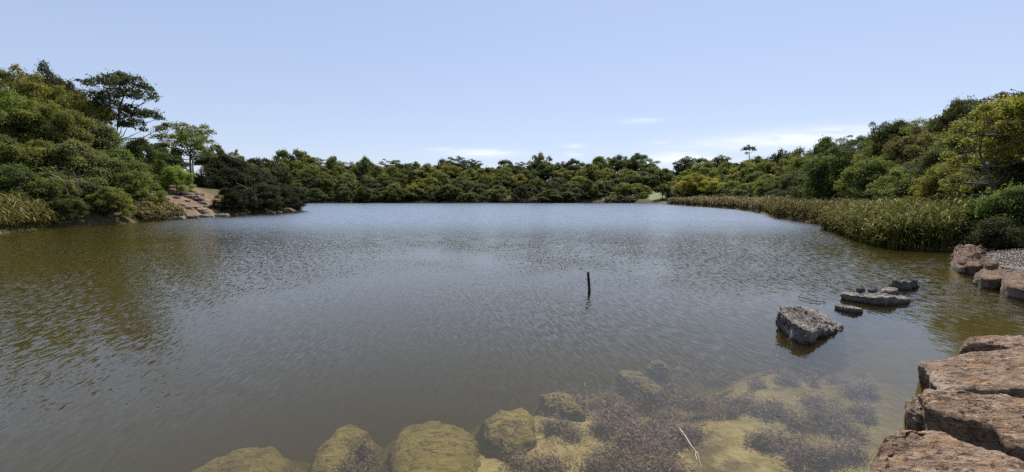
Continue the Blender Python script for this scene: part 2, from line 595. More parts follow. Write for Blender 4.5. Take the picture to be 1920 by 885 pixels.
def rock(name, pts, ztop, zbot, mat, label, group=None, tilt=(0, 0), rnd=0.06, amp=0.03, freq=2.0, nth=96, seed=0, flare=0.10, dome=0.0,
         cat='rock', strata=0.0, parent=None):
    """stone with the plan outline pts; ztop is the height at its middle, tilt the slope of its top"""
    c = (sum(p[0] for p in pts) / len(pts), sum(p[1] for p in pts) / len(pts))
    rad = poly_radius(pts, c, nth)
    big = float(rad.max())
    rad = rad * np.array([1 + 0.15 * mnoise.fractal(Vector((math.cos(6.2832 * k / nth) * 1.8 + seed * 3, math.sin(6.2832 * k / nth) * 1.8, 0.5)), 0.7, 2.1, 5) for k in range(nth)])
    prof = [(s, 0.0) for s in np.linspace(0.03, 0.80, max(8, nth // 3))]
    for a in np.linspace(0.12, 1.0, 8):
        ang = a * math.pi / 2
        prof.append((0.80 + 0.20 * math.sin(ang), -(1 - math.cos(ang))))
    rings = []
    nside = max(6, nth // 10)
    for s, dz in prof:
        rings.append(('top', s, dz))
    for j in range(1, nside + 1):
        rings.append(('side', 1.0 + flare * (j / nside), j / nside))
    V = []
    off = Vector((seed * 7.3, seed * 3.1, seed * 5.7))
    for kind, s, q in rings:
        for k in range(nth):
            t = 2 * math.pi * k / nth
            r = rad[k] * s
            x, y = math.cos(t) * r, math.sin(t) * r
            zt = ztop + tilt[0] * x + tilt[1] * y - dome * min(s, 1) ** 2.2
            zr = min(rnd, max(0.02, (zt - zbot) * 0.6))
            z = zt + q * zr if kind == 'top' else (zt - zr) + (zbot - zt + zr) * q
            p = Vector((x, y, z))
            f = mnoise.fractal(p * freq / max(big, 0.2) * 0.6 + off, 0.62, 2.1, 6)
            f += 0.45 * mnoise.fractal(p * freq * 3.5 / max(big, 0.2) + off, 0.5, 2.1, 4)
            f2 = mnoise.noise(Vector((x * 1.3, y * 4.0, z * 6.0)) * (3.0 / max(big, 0.2)) * 0.5 + off)
            f3 = mnoise.ridged_multi_fractal(p * freq * 1.7 / max(big, 0.2) + off, 0.8, 2.1, 4, 1.0, 2.0) if amp > 0 else 0
            dsp = amp * (f * 1.1 - 0.35 * (f3 - 1.2)) + strata * f2
            wtop = 1.0 if kind == 'top' and s < 0.8 else (0.6 if kind == 'top' else 0.15)
            wr_ = 1 - wtop
            f4 = mnoise.ridged_multi_fractal(Vector((x * 0.8, y * 2.6, z * 2.6)) * (freq * 2.2 / max(big, 0.2)) + off, 0.9, 2.1, 5, 1.0, 2.0)
            dsp -= amp * 0.45 * max(0.0, f4 - 1.3)
            d2 = Vector((math.cos(t), math.sin(t), 0))
            p = p + Vector((0, 0, 1)) * dsp * wtop + d2 * dsp * wr_ * 1.3
            V.append(p)
    F = []
    nr = len(rings)
    for i in range(nr - 1):
        for k in range(nth):
            k2 = (k + 1) % nth
            F.append((i * nth + k, (i + 1) * nth + k, (i + 1) * nth + k2, i * nth + k2))
    ctr = sum((V[k] for k in range(nth)), Vector()) / nth
    V.append(ctr)
    ci = len(V) - 1
    F2 = [(k, (k + 1) % nth, ci) for k in range(nth)]
    me = bpy.data.meshes.new(name)
    me.from_pydata([tuple(v) for v in V], [], F + F2)
    me.polygons.foreach_set('use_smooth', np.ones(len(F) + len(F2), dtype=bool))
    me.materials.append(mat)
    me.update()
    o = link(name, me, parent, (c[0], c[1], 0))
    if parent is None:
        tag(o, label, cat, group)
    return o


def plan(pix, z):
    return [tuple(at_z(px, py, z)[:2]) for px, py in pix]


G_STEP = 'brown stepping stones at the right'
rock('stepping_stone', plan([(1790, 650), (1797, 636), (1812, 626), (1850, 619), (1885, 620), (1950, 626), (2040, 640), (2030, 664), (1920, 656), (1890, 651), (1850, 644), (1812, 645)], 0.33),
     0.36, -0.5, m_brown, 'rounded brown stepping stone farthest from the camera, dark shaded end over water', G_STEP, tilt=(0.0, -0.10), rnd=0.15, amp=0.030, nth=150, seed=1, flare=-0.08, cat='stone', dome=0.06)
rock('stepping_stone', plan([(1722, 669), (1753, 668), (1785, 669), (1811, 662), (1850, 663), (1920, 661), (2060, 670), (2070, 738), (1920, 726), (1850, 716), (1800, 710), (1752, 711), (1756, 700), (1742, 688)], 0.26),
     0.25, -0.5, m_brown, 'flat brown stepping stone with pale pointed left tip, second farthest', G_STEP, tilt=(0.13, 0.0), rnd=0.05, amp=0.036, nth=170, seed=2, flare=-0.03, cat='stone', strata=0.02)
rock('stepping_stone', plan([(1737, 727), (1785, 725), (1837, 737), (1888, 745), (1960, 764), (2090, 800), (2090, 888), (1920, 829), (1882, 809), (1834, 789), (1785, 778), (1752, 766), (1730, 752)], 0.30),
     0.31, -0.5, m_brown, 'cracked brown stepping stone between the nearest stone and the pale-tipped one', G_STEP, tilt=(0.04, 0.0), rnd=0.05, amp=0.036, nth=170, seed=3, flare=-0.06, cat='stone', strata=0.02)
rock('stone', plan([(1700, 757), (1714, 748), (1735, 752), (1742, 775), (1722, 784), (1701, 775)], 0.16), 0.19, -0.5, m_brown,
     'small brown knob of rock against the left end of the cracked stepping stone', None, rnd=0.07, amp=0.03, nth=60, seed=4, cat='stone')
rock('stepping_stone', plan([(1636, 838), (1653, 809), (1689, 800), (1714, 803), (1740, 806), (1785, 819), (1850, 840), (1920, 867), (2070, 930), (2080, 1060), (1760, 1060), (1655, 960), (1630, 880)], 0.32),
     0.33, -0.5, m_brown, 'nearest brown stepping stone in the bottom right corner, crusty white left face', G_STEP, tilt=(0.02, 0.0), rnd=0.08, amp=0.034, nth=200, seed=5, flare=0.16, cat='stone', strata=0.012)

# grey boulder and flat rocks standing out of the water
rock('boulder', plan([(1461, 600), (1470, 588), (1500, 577), (1545, 580), (1572, 590), (1590, 604), (1560, 612), (1535, 622), (1517, 632), (1495, 626), (1472, 612)], 0.10),
     0.155, -0.6, m_grey, 'largest grey boulder standing alone in the water, sloping top and dark front', None, tilt=(-0.26, 0.13), rnd=0.045, amp=0.065, freq=4.2, nth=160, seed=6, flare=0.06)
rock('flat_rock', plan([(1578, 551), (1592, 546), (1630, 546), (1680, 549), (1712, 557), (1690, 560), (1660, 563), (1625, 560), (1595, 555)], 0.10),
     0.10, -0.4, m_palerock, 'long low pale slab of rock lying in the water behind the boulder', None, tilt=(-0.07, -0.13), rnd=0.025, amp=0.04, nth=120, seed=7, flare=-0.15, strata=0.03)
rock('flat_rock', plan([(1565, 573), (1575, 571), (1600, 576), (1620, 581), (1600, 582), (1578, 577)], 0.05),
     0.07, -0.3, m_palerock, 'thin sliver of pale rock just behind the boulder in the water', None, tilt=(-0.06, -0.10), rnd=0.015, amp=0.018, nth=70, seed=8, flare=-0.05)
rock('rock', plan([(1605, 545), (1612, 541), (1621, 542), (1622, 546), (1612, 548)], 0.18), 0.24, 0.06, m_dark,
     'left one of two small dark rocks sitting on the pale slab', None, rnd=0.08, amp=0.02, nth=40, seed=9)
rock('rock', plan([(1626, 545), (1633, 541), (1643, 543), (1643, 546), (1634, 548)], 0.18), 0.22, 0.06, m_dark,
     'right one of two small dark rocks sitting on the pale slab', None, rnd=0.08, amp=0.02, nth=40, seed=10)
rock('rock', plan([(1652, 545), (1665, 540), (1680, 541), (1685, 546), (1668, 549)], 0.06), 0.10, -0.3, m_palerock,
     'low pale rock between the pale slab and the dark boulder', None, rnd=0.06, amp=0.02, nth=50, seed=11)
rock('boulder', plan([(1670, 529), (1685, 524), (1708, 525), (1722, 532), (1700, 537), (1676, 535)], 0.08), 0.17, -0.4, m_dark,
     'small dark humped boulder in the water, farthest of the loose rocks', None, tilt=(-0.05, 0.0), rnd=0.10, amp=0.06, nth=90, seed=12)

# promontory of rocks and gravel at the right edge
G_PROM = 'rocks edging the gravel spit at the right'
rock('rock', plan([(1782, 484), (1795, 470), (1822, 466), (1842, 474), (1840, 486), (1812, 492)], 0.3), 0.46, -0.3, m_brown_plain,
     'knobbly brown rock at the left tip of the gravel spit', G_PROM, rnd=0.2, amp=0.15, freq=3.6, nth=120, seed=13)
rock('rock', plan([(1800, 492), (1820, 482), (1850, 484), (1860, 492), (1845, 502), (1818, 500)], 0.2), 0.32, -0.3, m_brown_plain,
     'brown rock below the knobbly one on the edge of the gravel spit', G_PROM, rnd=0.16, amp=0.11, freq=3.6, nth=110, seed=14)
rock('rock', plan([(1783, 492), (1796, 487), (1803, 492), (1796, 497)], 0.1), 0.15, -0.3, m_palerock,
     'small pale rock at the waterline under the tip of the spit', G_PROM, rnd=0.1, amp=0.03, nth=50, seed=15)
rock('flat_rock', plan([(1829, 514), (1845, 503), (1880, 500), (1915, 505), (1905, 518), (1870, 524), (1840, 521)], 0.22), 0.26, -0.3, m_brown_plain,
     'smooth pale slab beside the brown rock at the right edge of the spit', G_PROM, rnd=0.09, amp=0.05, nth=110, seed=16, flare=-0.05)
rock('rock', plan([(1878, 518), (1900, 507), (1935, 504), (1990, 515), (1985, 535), (1930, 540), (1890, 530)], 0.28), 0.30, -0.3, m_brown_plain,
     'smooth brown rock cut by the right picture edge, in front of the spit', G_PROM, rnd=0.12, amp=0.06, nth=110, seed=17, flare=-0.06)
rock('rock', plan([(1845, 492), (1858, 488), (1872, 491), (1868, 499), (1850, 499)], 0.36), 0.42, 0.0, m_brown_plain,
     'dark little rock wedged between spit gravel and pale slab', G_PROM, rnd=0.1, amp=0.05, nth=50, seed=18)

m_gravel, gv = material('gravel')
gp_ = gv.node('ShaderNodeNewGeometry').outputs['Position']
vo = gv.node('ShaderNodeTexVoronoi')
gv.link(gp_, vo.inputs['Vector'])
vo.inputs['Scale'].default_value = 22.0
gvn = gv.noise(gp_, 3.0, 5, 0.6)
gcol2 = gv.mix(0.45, gv.mix(gvn, (0.075, 0.06, 0.05), (0.14, 0.118, 0.10)), vo.outputs['Color'], 'MULTIPLY')
gcol2 = gv.mix(0.5, gcol2, (0.105, 0.088, 0.073))
gbs = gv.node('ShaderNodeBsdfPrincipled')
gv.link(gcol2, gbs.inputs['Base Color'])
gbs.inputs['Roughness'].default_value = 0.95
gv.link(gv.bump(vo.outputs['Distance'], 0.6, 0.03), gbs.inputs['Normal'])
gou = gv.node('ShaderNodeOutputMaterial')
gv.link(gbs.outputs[0], gou.inputs[0])
sp_pts = plan([(1836, 474), (1900, 468), (2050, 466), (2300, 480), (2300, 520), (1990, 518), (1905, 506), (1862, 494), (1842, 488)], 0.36)
rock('gravel_path', sp_pts, 0.37, -0.2, m_gravel, 'x', None, rnd=0.06, amp=0.015, nth=90, seed=19)
gpath = bpy.data.objects['gravel_path']
del gpath['category']
tag(gpath, 'flat grey-brown gravel spit at the right edge', kind='structure')

rsg = np.random.RandomState(4)
OV = np.array([(1, 0, 0), (-1, 0, 0), (0, 1, 0), (0, -1, 0), (0, 0, 1), (0, 0, -1)], float)
OF = np.array([(0, 2, 4), (2, 1, 4), (1, 3, 4), (3, 0, 4), (2, 0, 5), (1, 2, 5), (3, 1, 5), (0, 3, 5)])
PV, PF, PT = [], [], []
for k in range(7000):
    q_ = (rsg.uniform(11.6, 19.0), rsg.uniform(9.9, 15.3))
    inside = False
    for i in range(len(sp_pts)):
        (ax, ay), (bx, by) = sp_pts[i], sp_pts[(i + 1) % len(sp_pts)]
        if (ay > q_[1]) != (by > q_[1]) and q_[0] < ax + (q_[1] - ay) * (bx - ax) / (by - ay):
            inside = not inside
    if inside:
        r_ = rsg.uniform(0.010, 0.026)
        PF.append(OF + len(PV) * 6)
        PV.append(OV * rsg.uniform(0.7, 1.3, (6, 1)) * r_ + np.array([q_[0], q_[1], 0.375]))
        PT.append(np.full(8, rsg.random()))
m_peb, pb = material('gravel_stones')
pbs = pb.node('ShaderNodeBsdfPrincipled')
pb.link(pb.mix(pb.node('ShaderNodeAttribute', attribute_name='tint').outputs['Fac'], (0.05, 0.038, 0.03), (0.19, 0.15, 0.122)), pbs.inputs['Base Color'])
pbs.inputs['Roughness'].default_value = 0.9
pbo = pb.node('ShaderNodeOutputMaterial')
pb.link(pbs.outputs[0], pbo.inputs[0])
peb = link('gravel', mesh_np('gravel', np.concatenate(PV), np.concatenate(PF), m_peb, {'tint': np.concatenate(PT)}))
tag(peb, 'loose gravel stones on the spit at the right edge', None, None, 'stuff')

# algae-covered boulders under the surface
G_SUB = 'algae covered boulders under the water'
SUB = [([(570, 885), (596, 825), (636, 787), (682, 781), (694, 800), (664, 832), (645, 875), (620, 905)], -0.20, 'long yellowish sunken boulder left of the big round sunken one'),
       ([(733, 815), (757, 782), (810, 768), (862, 778), (897, 808), (905, 860), (880, 930), (770, 940), (740, 870)], -0.19, 'biggest round yellow-green sunken boulder at the bottom of the picture'),
       ([(897, 777), (938, 756), (985, 754), (1010, 776), (1000, 812), (955, 832), (915, 817)], -0.10, 'sharp-edged yellow sunken boulder with dark shadow, right of the biggest one'),
       ([(1006, 730), (1040, 726), (1076, 735), (1102, 764), (1060, 764), (1022, 748)], -0.10, 'narrow ochre sunken boulder beside the first weed bed'),
       ([(1156, 688), (1200, 684), (1252, 727), (1236, 737), (1190, 718), (1165, 703)], -0.12, 'flat orange-tinged sunken boulder at the top of the weed beds'),
       ([(1203, 680), (1225, 673), (1256, 678), (1250, 686), (1220, 688)], -0.10, 'small pale sunken boulder just beyond the flat orange-tinged one'),
       ([(290, 905), (390, 850), (465, 822), (535, 826), (550, 872), (500, 930), (330, 930)], -0.30, 'dim brownish sunken boulder deepest and farthest left'),
       ([(664, 832), (680, 818), (702, 822), (706, 838), (685, 848)], -0.17, 'small round yellow sunken boulder between the long one and the biggest')]
for i, (pix, z, lab) in enumerate(SUB):
    rock('sunken_boulder', plan(pix, z - 0.05), z - 0.03, -1.3, m_algae, lab, G_SUB, rnd=0.08, amp=0.022, freq=2.4, nth=90, seed=30 + i, flare=2.0, dome=0.10)

# loose stones and ledges of the dirt bank on the left shore
rng = random.Random(5)
G_BANK = 'rocks scattered on the red dirt bank'
G_LEDGE = 'stone ledges along the left waterline'


def blob(cx, cy, rx, ry, n=9, jit=0.25, rot=0.0, rg=rng):
    out = []
    for k in range(n):
        t = 2 * math.pi * k / n
        j = 1 + rg.uniform(-jit, jit)
        x, y = math.cos(t) * rx * j, math.sin(t) * ry * j
        out.append((cx + x * math.cos(rot) - y * math.sin(rot), cy + x * math.sin(rot) + y * math.cos(rot)))
    return out


LEDGE = [(306, 411, 22, 'pale'), (334, 410, 20, 'pale'), (362, 408, 18, 'dark'), (388, 406, 22, 'pale'), (415, 404, 20, 'pale'), (441, 401, 26, 'brown'),
         (466, 399, 24, 'brown'), (488, 398, 16, 'grey'), (240, 412, 24, 'pale'), (212, 415, 20, 'pale'), (272, 411, 18, 'pale'), (512, 399, 8, 'pale'), (524, 398, 7, 'pale')]
LN = ['first', 'second', 'third', 'fourth', 'fifth', 'sixth', 'seventh', 'eighth', 'ninth', 'tenth', 'eleventh', 'twelfth', 'thirteenth', 'fourteenth',
      'fifteenth', 'sixteenth', 'seventeenth', 'eighteenth', 'nineteenth', 'twentieth', 'twenty-first', 'twenty-second', 'twenty-third', 'twenty-fourth',
      'twenty-fifth', 'twenty-sixth', 'twenty-seventh', 'twenty-eighth', 'twenty-ninth', 'thirtieth']
order = sorted(range(len(LEDGE)), key=lambda i: LEDGE[i][0])
for rank, i in enumerate(order):
    px, py, wpx, kind = LEDGE[i]
    p = at_z(px, py + 1.2, 0.0)
    hw = wpx / FPX * p.y * 0.62
    mt = {'pale': m_palerock, 'dark': m_dark, 'brown': m_red, 'grey': m_dark}[kind]
    rock('rock_ledge', blob(p.x, p.y, hw, hw * 0.7, 9, 0.25, 0.3), 0.20 if wpx > 10 else 0.15, -0.5, mt,
         f"{'reddish' if kind == 'brown' else ('dark' if kind in ('dark', 'grey') else kind)} flat ledge stone at the left waterline, {LN[rank]} from the left", G_LEDGE, rnd=0.10, amp=0.07, nth=44,
         seed=50 + i, flare=0.05, strata=0.08)
BANK = [(318, 360, 0.9), (331, 372, 0.7), (345, 366, 1.3), (352, 378, 0.6), (362, 371, 1.5), (371, 376, 1.2), (380, 382, 0.8), (340, 385, 0.6), (322, 383, 0.8),
        (330, 394, 0.6), (352, 392, 0.7), (368, 391, 0.7), (378, 395, 1.3), (310, 374, 0.6), (316, 352, 0.7), (360, 360, 1.0), (374, 366, 0.9), (312, 392, 0.7), (390, 389, 0.8),
        (340, 356, 0.6)]
BO = sorted(range(len(BANK)), key=lambda i: (BANK[i][1], BANK[i][0]))


def on_ground(px, py, y0=20.0, y1=170.0, step=0.25):
    """where the line of sight of a pixel meets the ground"""
    ys = np.arange(y0, y1, step)
    d = ray(px, py)
    xs = d.x / d.y * ys
    zs = CAM_H + d.z / d.y * ys
    hh = np.maximum(height(xs, ys), 0)
    hit = np.nonzero(zs <= hh)[0]
    k = hit[0] if len(hit) else len(ys) - 1
    return Vector((xs[k], ys[k], hh[k]))


for rank, i in enumerate(BO):
    px, py, sz = BANK[i]
    p = on_ground(px, py)
    sz *= 0.62
    z = p.z
    rock('rock', blob(p.x, p.y, sz, sz * 0.7, 8, 0.3, rng.uniform(0, 3)), z + 0.28 * sz, z - 0.6, rng.choice([m_red, m_red, m_dark]),
             f'rough rock on the red dirt bank, {LN[rank]} from the top of the slope', G_BANK, rnd=0.16 * sz + 0.05, amp=0.12 * sz, nth=32, seed=80 + i, flare=0.1, strata=0.06)

# ------------------------------------------------------------------ post, sticks
ptop = at_depth(1102.5, 510, 8.86)
pbot = at_depth(1105, 549, 8.86)
dirp = (pbot - ptop).normalized()
pth = [ptop - Vector((0, 0, 0.004)), ptop, ptop * 0.5 + pbot * 0.5 + Vector((0.004, 0, 0)), pbot + Vector((0.003, 0, 0)), pbot + dirp * 2.2]
v, f = tube(pth, [0.020, 0.027, 0.029, 0.031, 0.031], 14)
pm = bpy.data.meshes.new('post')
pm.from_pydata([tuple(q - Vector((pbot.x, pbot.y, 0))) for q in v], [], f + [tuple(range(14))])
pm.materials.append(m_post)
post = tag(link('wooden_post', pm, None, (pbot.x, pbot.y, 0)), 'thin dark leaning wooden post standing alone in the open water', 'post')

s0 = at_z(1274, 803, 0.02)
s1 = at_z(1295, 834, 0.03)
s2 = at_z(1308, 850, 0.01)
s3 = at_z(1315, 876, -0.03)
v1 = tube([s0, s0 * 0.5 + s1 * 0.5 + Vector((0.004, 0, 0.004)), s1, s2, s3], [0.0034, 0.0037, 0.0034, 0.0026, 0.0016], 7)
v2 = tube([s1 * 0.2 + s2 * 0.8, at_z(1304, 853, 0.0), at_z(1307, 862, -0.01)], [0.004, 0.004, 0.003], 6)
V_, F_ = join([v1, v2])
sm = bpy.data.meshes.new('stick')
sm.from_pydata([tuple(Vector(q) - Vector((s0.x, s0.y, 0))) for q in V_], [], F_)
sm.materials.append(m_stick)
tag(link('stick', sm, None, (s0.x, s0.y, 0)), 'bleached crooked stick lying in the shallow water over the weed', 'stick')
t0 = at_z(1500, 556, 0.02)
v1 = tube([at_z(1497, 556, 0.03), at_z(1520, 563, 0.03), at_z(1546, 566, 0.02), at_z(1552, 570, -0.05)], [0.008, 0.008, 0.007, 0.004], 6)
v2 = tube([at_z(1532, 565, 0.03), at_z(1531, 558, 0.06)], [0.008, 0.004], 6)
v3 = tube([at_z(1543, 566, 0.02), at_z(1547, 560, 0.05)], [0.007, 0.004], 6)
V_, F_ = join([v1, v2, v3])
tm = bpy.data.meshes.new('twig')
tm.from_pydata([tuple(Vector(q) - Vector((t0.x, t0.y, 0))) for q in V_], [], F_)
tm.materials.append(m_post)
tag(link('twig', tm, None, (t0.x, t0.y, 0)), 'dark broken twig floating just behind the biggest grey boulder', 'twig')


# ------------------------------------------------------------------ trees
def leaf_cloud(C, Rr, counts, L, W, rs, droop=0.2, up=0.3, low=-0.45, fill=0.4):
    """diamond leaves scattered through clumps -> verts, quads, tint"""
    C = np.asarray(C, float)
    Rr = np.asarray(Rr, float)
    idx = np.repeat(np.arange(len(C)), counts)
    n = len(idx)
    d = rs.normal(size=(n, 3))
    d /= np.linalg.norm(d, axis=1)[:, None]
    d[:, 2] = np.where(d[:, 2] < low, -d[:, 2], d[:, 2])
    r = 1.0 - fill * rs.random(n) ** 1.3
    r *= 1 + 0.17 * rs.normal(size=n)
    r = np.where(rs.random(n) < 0.09, rs.uniform(0.9, 1.65, n), r)
    P = C[idx] + Rr[idx] * d * r[:, None]
    nrm = d * 0.70 + rs.normal(size=(n, 3)) * 0.56 + np.array([0, 0, up])
    nrm /= np.linalg.norm(nrm, axis=1)[:, None]
    t = rs.normal(size=(n, 3)) + np.array([0, 0, -droop * 3])
    t -= nrm * np.sum(t * nrm, 1)[:, None]
    t /= np.linalg.norm(t, axis=1)[:, None] + 1e-9
    b = np.cross(nrm, t)
    sc = rs.uniform(0.65, 1.3, n)[:, None]
    a = P - t * L * 0.5 * sc
    c = P + t * L * 0.5 * sc
    e = P + b * W * 0.5 * sc
    g_ = P - b * W * 0.5 * sc
    Vv = np.stack([a, e, c, g_], 1).reshape(-1, 3)
    Ff = np.arange(n * 4).reshape(-1, 4)
    ct = rs.random(len(C))
    tint_ = np.clip(0.55 * ct[idx] + 0.45 * rs.random(n), 0, 1)
    return Vv, Ff, tint_


def limb_tubes(H, rs, C, trunk_top, r0, sides=6, bend=0.4, lim=40):
    parts = []
    tp = [Vector((0, 0, -0.6))]
    n = 5
    ang = rs.uniform(0, 6.28)
    for i in range(1, n + 1):
        t = i / n
        tp.append(Vector((math.cos(ang) * bend * t * t + rs.normal() * 0.05 * H / 10, math.sin(ang) * bend * t * t + rs.normal() * 0.05 * H / 10, trunk_top * t)))
    parts.append(tube(tp, [r0 * (1 - 0.6 * i / n) * (1.25 if i == 0 else 1) for i in range(n + 1)], sides + 2))
    pick = rs.permutation(len(C))[:lim]
    for k in pick:
        c = Vector(C[k])
        # leave the trunk below the clump
        zt = min(max(c.z * rs.uniform(0.35, 0.7), trunk_top * 0.3), trunk_top)
        t = zt / trunk_top
        i = min(int(t * n), n - 1)
        b0 = tp[i].lerp(tp[i + 1], t * n - i) if i > 0 else tp[1].lerp(tp[2], 0.1)
        mid = b0.lerp(c, 0.5) + Vector((rs.normal() * 0.15, rs.normal() * 0.15, 0.08 * (c - b0).length))
        rr = r0 * 0.38 * (1 - 0.4 * t)
        parts.append(tube([b0, mid, c], [rr, rr * 0.65, rr * 0.2], max(4, sides - 2)))
    return join(parts)


def clumps(kind, H, RC, rs):
    C, S = [], []
    if kind == 'dome':
        n = 74
        for i in range(n):
            th = rs.uniform(0, 2 * math.pi)
            u = rs.uniform(-0.55, 1.0)
            rr = math.sqrt(max(0, 1 - min(abs(u), 1) ** 2.2))
            lob = 1 + 0.16 * math.sin(th * 3 + H) + 0.12 * math.sin(th * 5 + u * 4)
            q = rs.uniform(0.55, 1.0)
            r = RC * rs.uniform(0.10, 0.25)
            zc = H * 0.62 + u * H * 0.37 * q - r * 0.4
            C.append((math.cos(th) * rr * RC * q * 0.92 * lob, math.sin(th) * rr * RC * q * 0.92 * lob, zc))
            S.append((r, r, r * rs.uniform(0.6, 1.15)))
        C.append((0, 0, H * 0.55)); S.append((RC * .5, RC * .5, H * 0.2))
    elif kind == 'bushy':
        n = 84
        for i in range(n):
            th = rs.uniform(0, 2 * math.pi)
            u = rs.uniform(0.02, 1.0)
            rr = (1 - u ** 2.4) ** 0.5 * (0.75 + 0.25 * math.sin(u * 3.1))
            rr *= 1 + 0.15 * math.sin(th * 3 + H) + 0.12 * math.sin(th * 4 + u * 5)
            q = rs.uniform(0.62, 1.03)
            r = RC * rs.uniform(0.10, 0.25)
            C.append((math.cos(th) * rr * RC * q, math.sin(th) * rr * RC * q, u * (H - r * 0.55)))
            S.append((r, r, r * rs.uniform(0.6, 1.15)))
        C.append((0, 0, H * 0.4)); S.append((RC * .6, RC * .6, H * 0.34))
    elif kind == 'open':
        n = 44
        for i in range(n):
            th = rs.uniform(0, 2 * math.pi)
            u = rs.uniform(0, 1.0)
            r = RC * rs.uniform(0.13, 0.27)
            rr = (0.45 + 0.55 * math.sin(min(1, u * 1.25) * math.pi * 0.8)) * rs.uniform(0.35, 1.0)
            C.append((math.cos(th) * rr * RC, math.sin(th) * rr * RC, H * (0.45 + 0.55 * u) - r * 0.6))
            S.append((r, r, r * rs.uniform(0.55, 0.85)))
    elif kind == 'shrub':
        n = 40
        for i in range(n):
            th = rs.uniform(0, 2 * math.pi)
            u = rs.uniform(0.0, 1.0)
            rr = math.sqrt(max(0, 1 - u ** 2)) * rs.uniform(0.55, 1.0)
            r = RC * rs.uniform(0.20, 0.34)
            C.append((math.cos(th) * rr * RC * 0.9, math.sin(th) * rr * RC * 0.9, max(0.08 * H, u * (H - r * 0.7))))
            S.append((r, r, r * rs.uniform(0.6, 0.9)))
        C.append((0, 0, H * 0.4)); S.append((RC * .6, RC * .6, H * 0.35))
    return np.array(C), np.array(S)


PROTO = {}


def make_proto(key, kind, lod, seed, H, RC, trunk_r, droop=0.2):
    rs = np.random.RandomState(seed)
    C, S = clumps(kind, H, RC, rs)
    L, W, dens = {'near': (0.23, 0.095, 1.0), 'far': (0.48, 0.22, 1.0), 'fine': (0.13, 0.06, 0.9)}[lod]
    area = 4 * math.pi * (S[:, 0] * S[:, 2]) * 0.75
    cnt = np.maximum(12, (area / (L * W * 0.5) * 0.95 * dens * (0.85 if kind == 'open' else 1.0))).astype(int)
    tot_ = cnt.sum()
    cap = {'near': 44000, 'far': 16000, 'fine': 26000}[lod]
    if tot_ > cap:
        f_ = cap / tot_
        cnt = np.maximum(8, (cnt * f_)).astype(int)
        L, W = L / f_ ** 0.5, W / f_ ** 0.5
    Vv, Ff, tn = leaf_cloud(C, S, cnt, L, W, rs, droop)
    crown = mesh_np('crown', Vv, Ff, m_leaf, {'tint': tn})
    tv, tf = limb_tubes(H, rs, C, H * (0.72 if kind in ('dome', 'open') else 0.5), trunk_r, 6, 0.06 * H, 30)
    trunk = mesh_np('trunk', np.array(tv), np.array(tf), m_bark, smooth=True)
    PROTO.setdefault(key, []).append((crown, trunk, H, RC))


for i in range(3):
    make_proto('near_dome', 'dome', 'near', 100 + i, 9.0, 4.0, 0.20)
    make_proto('near_bushy', 'bushy', 'near', 110 + i, 6.0, 3.4, 0.12)
    make_proto('near_open', 'open', 'near', 120 + i, 10.0, 3.6, 0.17, 0.35)
for i in range(4):
    make_proto('far_dome', 'dome', 'far', 130 + i, 11.0, 5.0, 0.25)
    make_proto('far_bushy', 'bushy', 'far', 140 + i, 7.5, 4.4, 0.16)
    make_proto('far_open', 'open', 'far', 150 + i, 12.0, 4.2, 0.22, 0.35)
for i in range(2):
    make_proto('fine_shrub', 'shrub', 'fine', 160 + i, 2.2, 1.7, 0.05)

# leaf colours (albedo)
DARK = (0.042, 0.045, 0.022)
DEEP = (0.064, 0.075, 0.028)
MID = (0.106, 0.121, 0.038)
OLIVE = (0.142, 0.138, 0.040)
GREY = (0.120, 0.124, 0.060)
BRIGHT = (0.155, 0.205, 0.038)
YELLOW = (0.205, 0.190, 0.034)
BROWN = (0.108, 0.078, 0.042)
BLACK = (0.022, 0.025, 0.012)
LEAFY = (0.088, 0.108, 0.034)
CNAME = {BLACK: 'black-green', LEAFY: 'green', DARK: 'very dark', DEEP: 'dark green', MID: 'mid-green', OLIVE: 'olive', GREY: 'grey-green', BRIGHT: 'bright green', YELLOW: 'yellow-green', BROWN: 'brownish'}
trng = random.Random(77)


def put(kind, px, y, top, width, color, label, group=None, name='tree', cat='tree', idx=None, rz=None, base=None):
    """a tree whose trunk stands at distance y in the direction of px, top as high as seen at py=top"""
    lod = 'fine' if kind == 'shrub' else ('near' if y < 75 else 'far')
    lst = PROTO[f'{lod}_{kind}']
    crown, trunk, H, RC = lst[trng.randrange(len(lst)) if idx is None else idx]
    t = at_depth(px, top, y)
    zg = hz(t.x, y) if base is None else base
    zg = max(zg, -0.1)
    zg = min(zg, max(zg - 1.8, t.z - 0.78 * width / FPX * y)) if zg > 0.6 else zg
    root = bpy.data.objects.new(name, None)
    root.empty_display_size = 0.5
    COL.objects.link(root)
    root.location = (t.x, y, zg)
    hh = max(t.z - zg, 0.8)
    sxy = (width / FPX * y * 0.5) / RC
    root.scale = (sxy, sxy, hh / H)
    root.rotation_euler = (0, 0, trng.uniform(0, 6.28) if rz is None else rz)
    tag(root, label, cat, group)
    co = link('crown', crown, root)
    j = trng.uniform(0.85, 1.15)
    co.color = (color[0] * j * trng.uniform(.93, 1.07), color[1] * j, color[2] * j, 1)
    link('trunk', trunk, root)
    return root


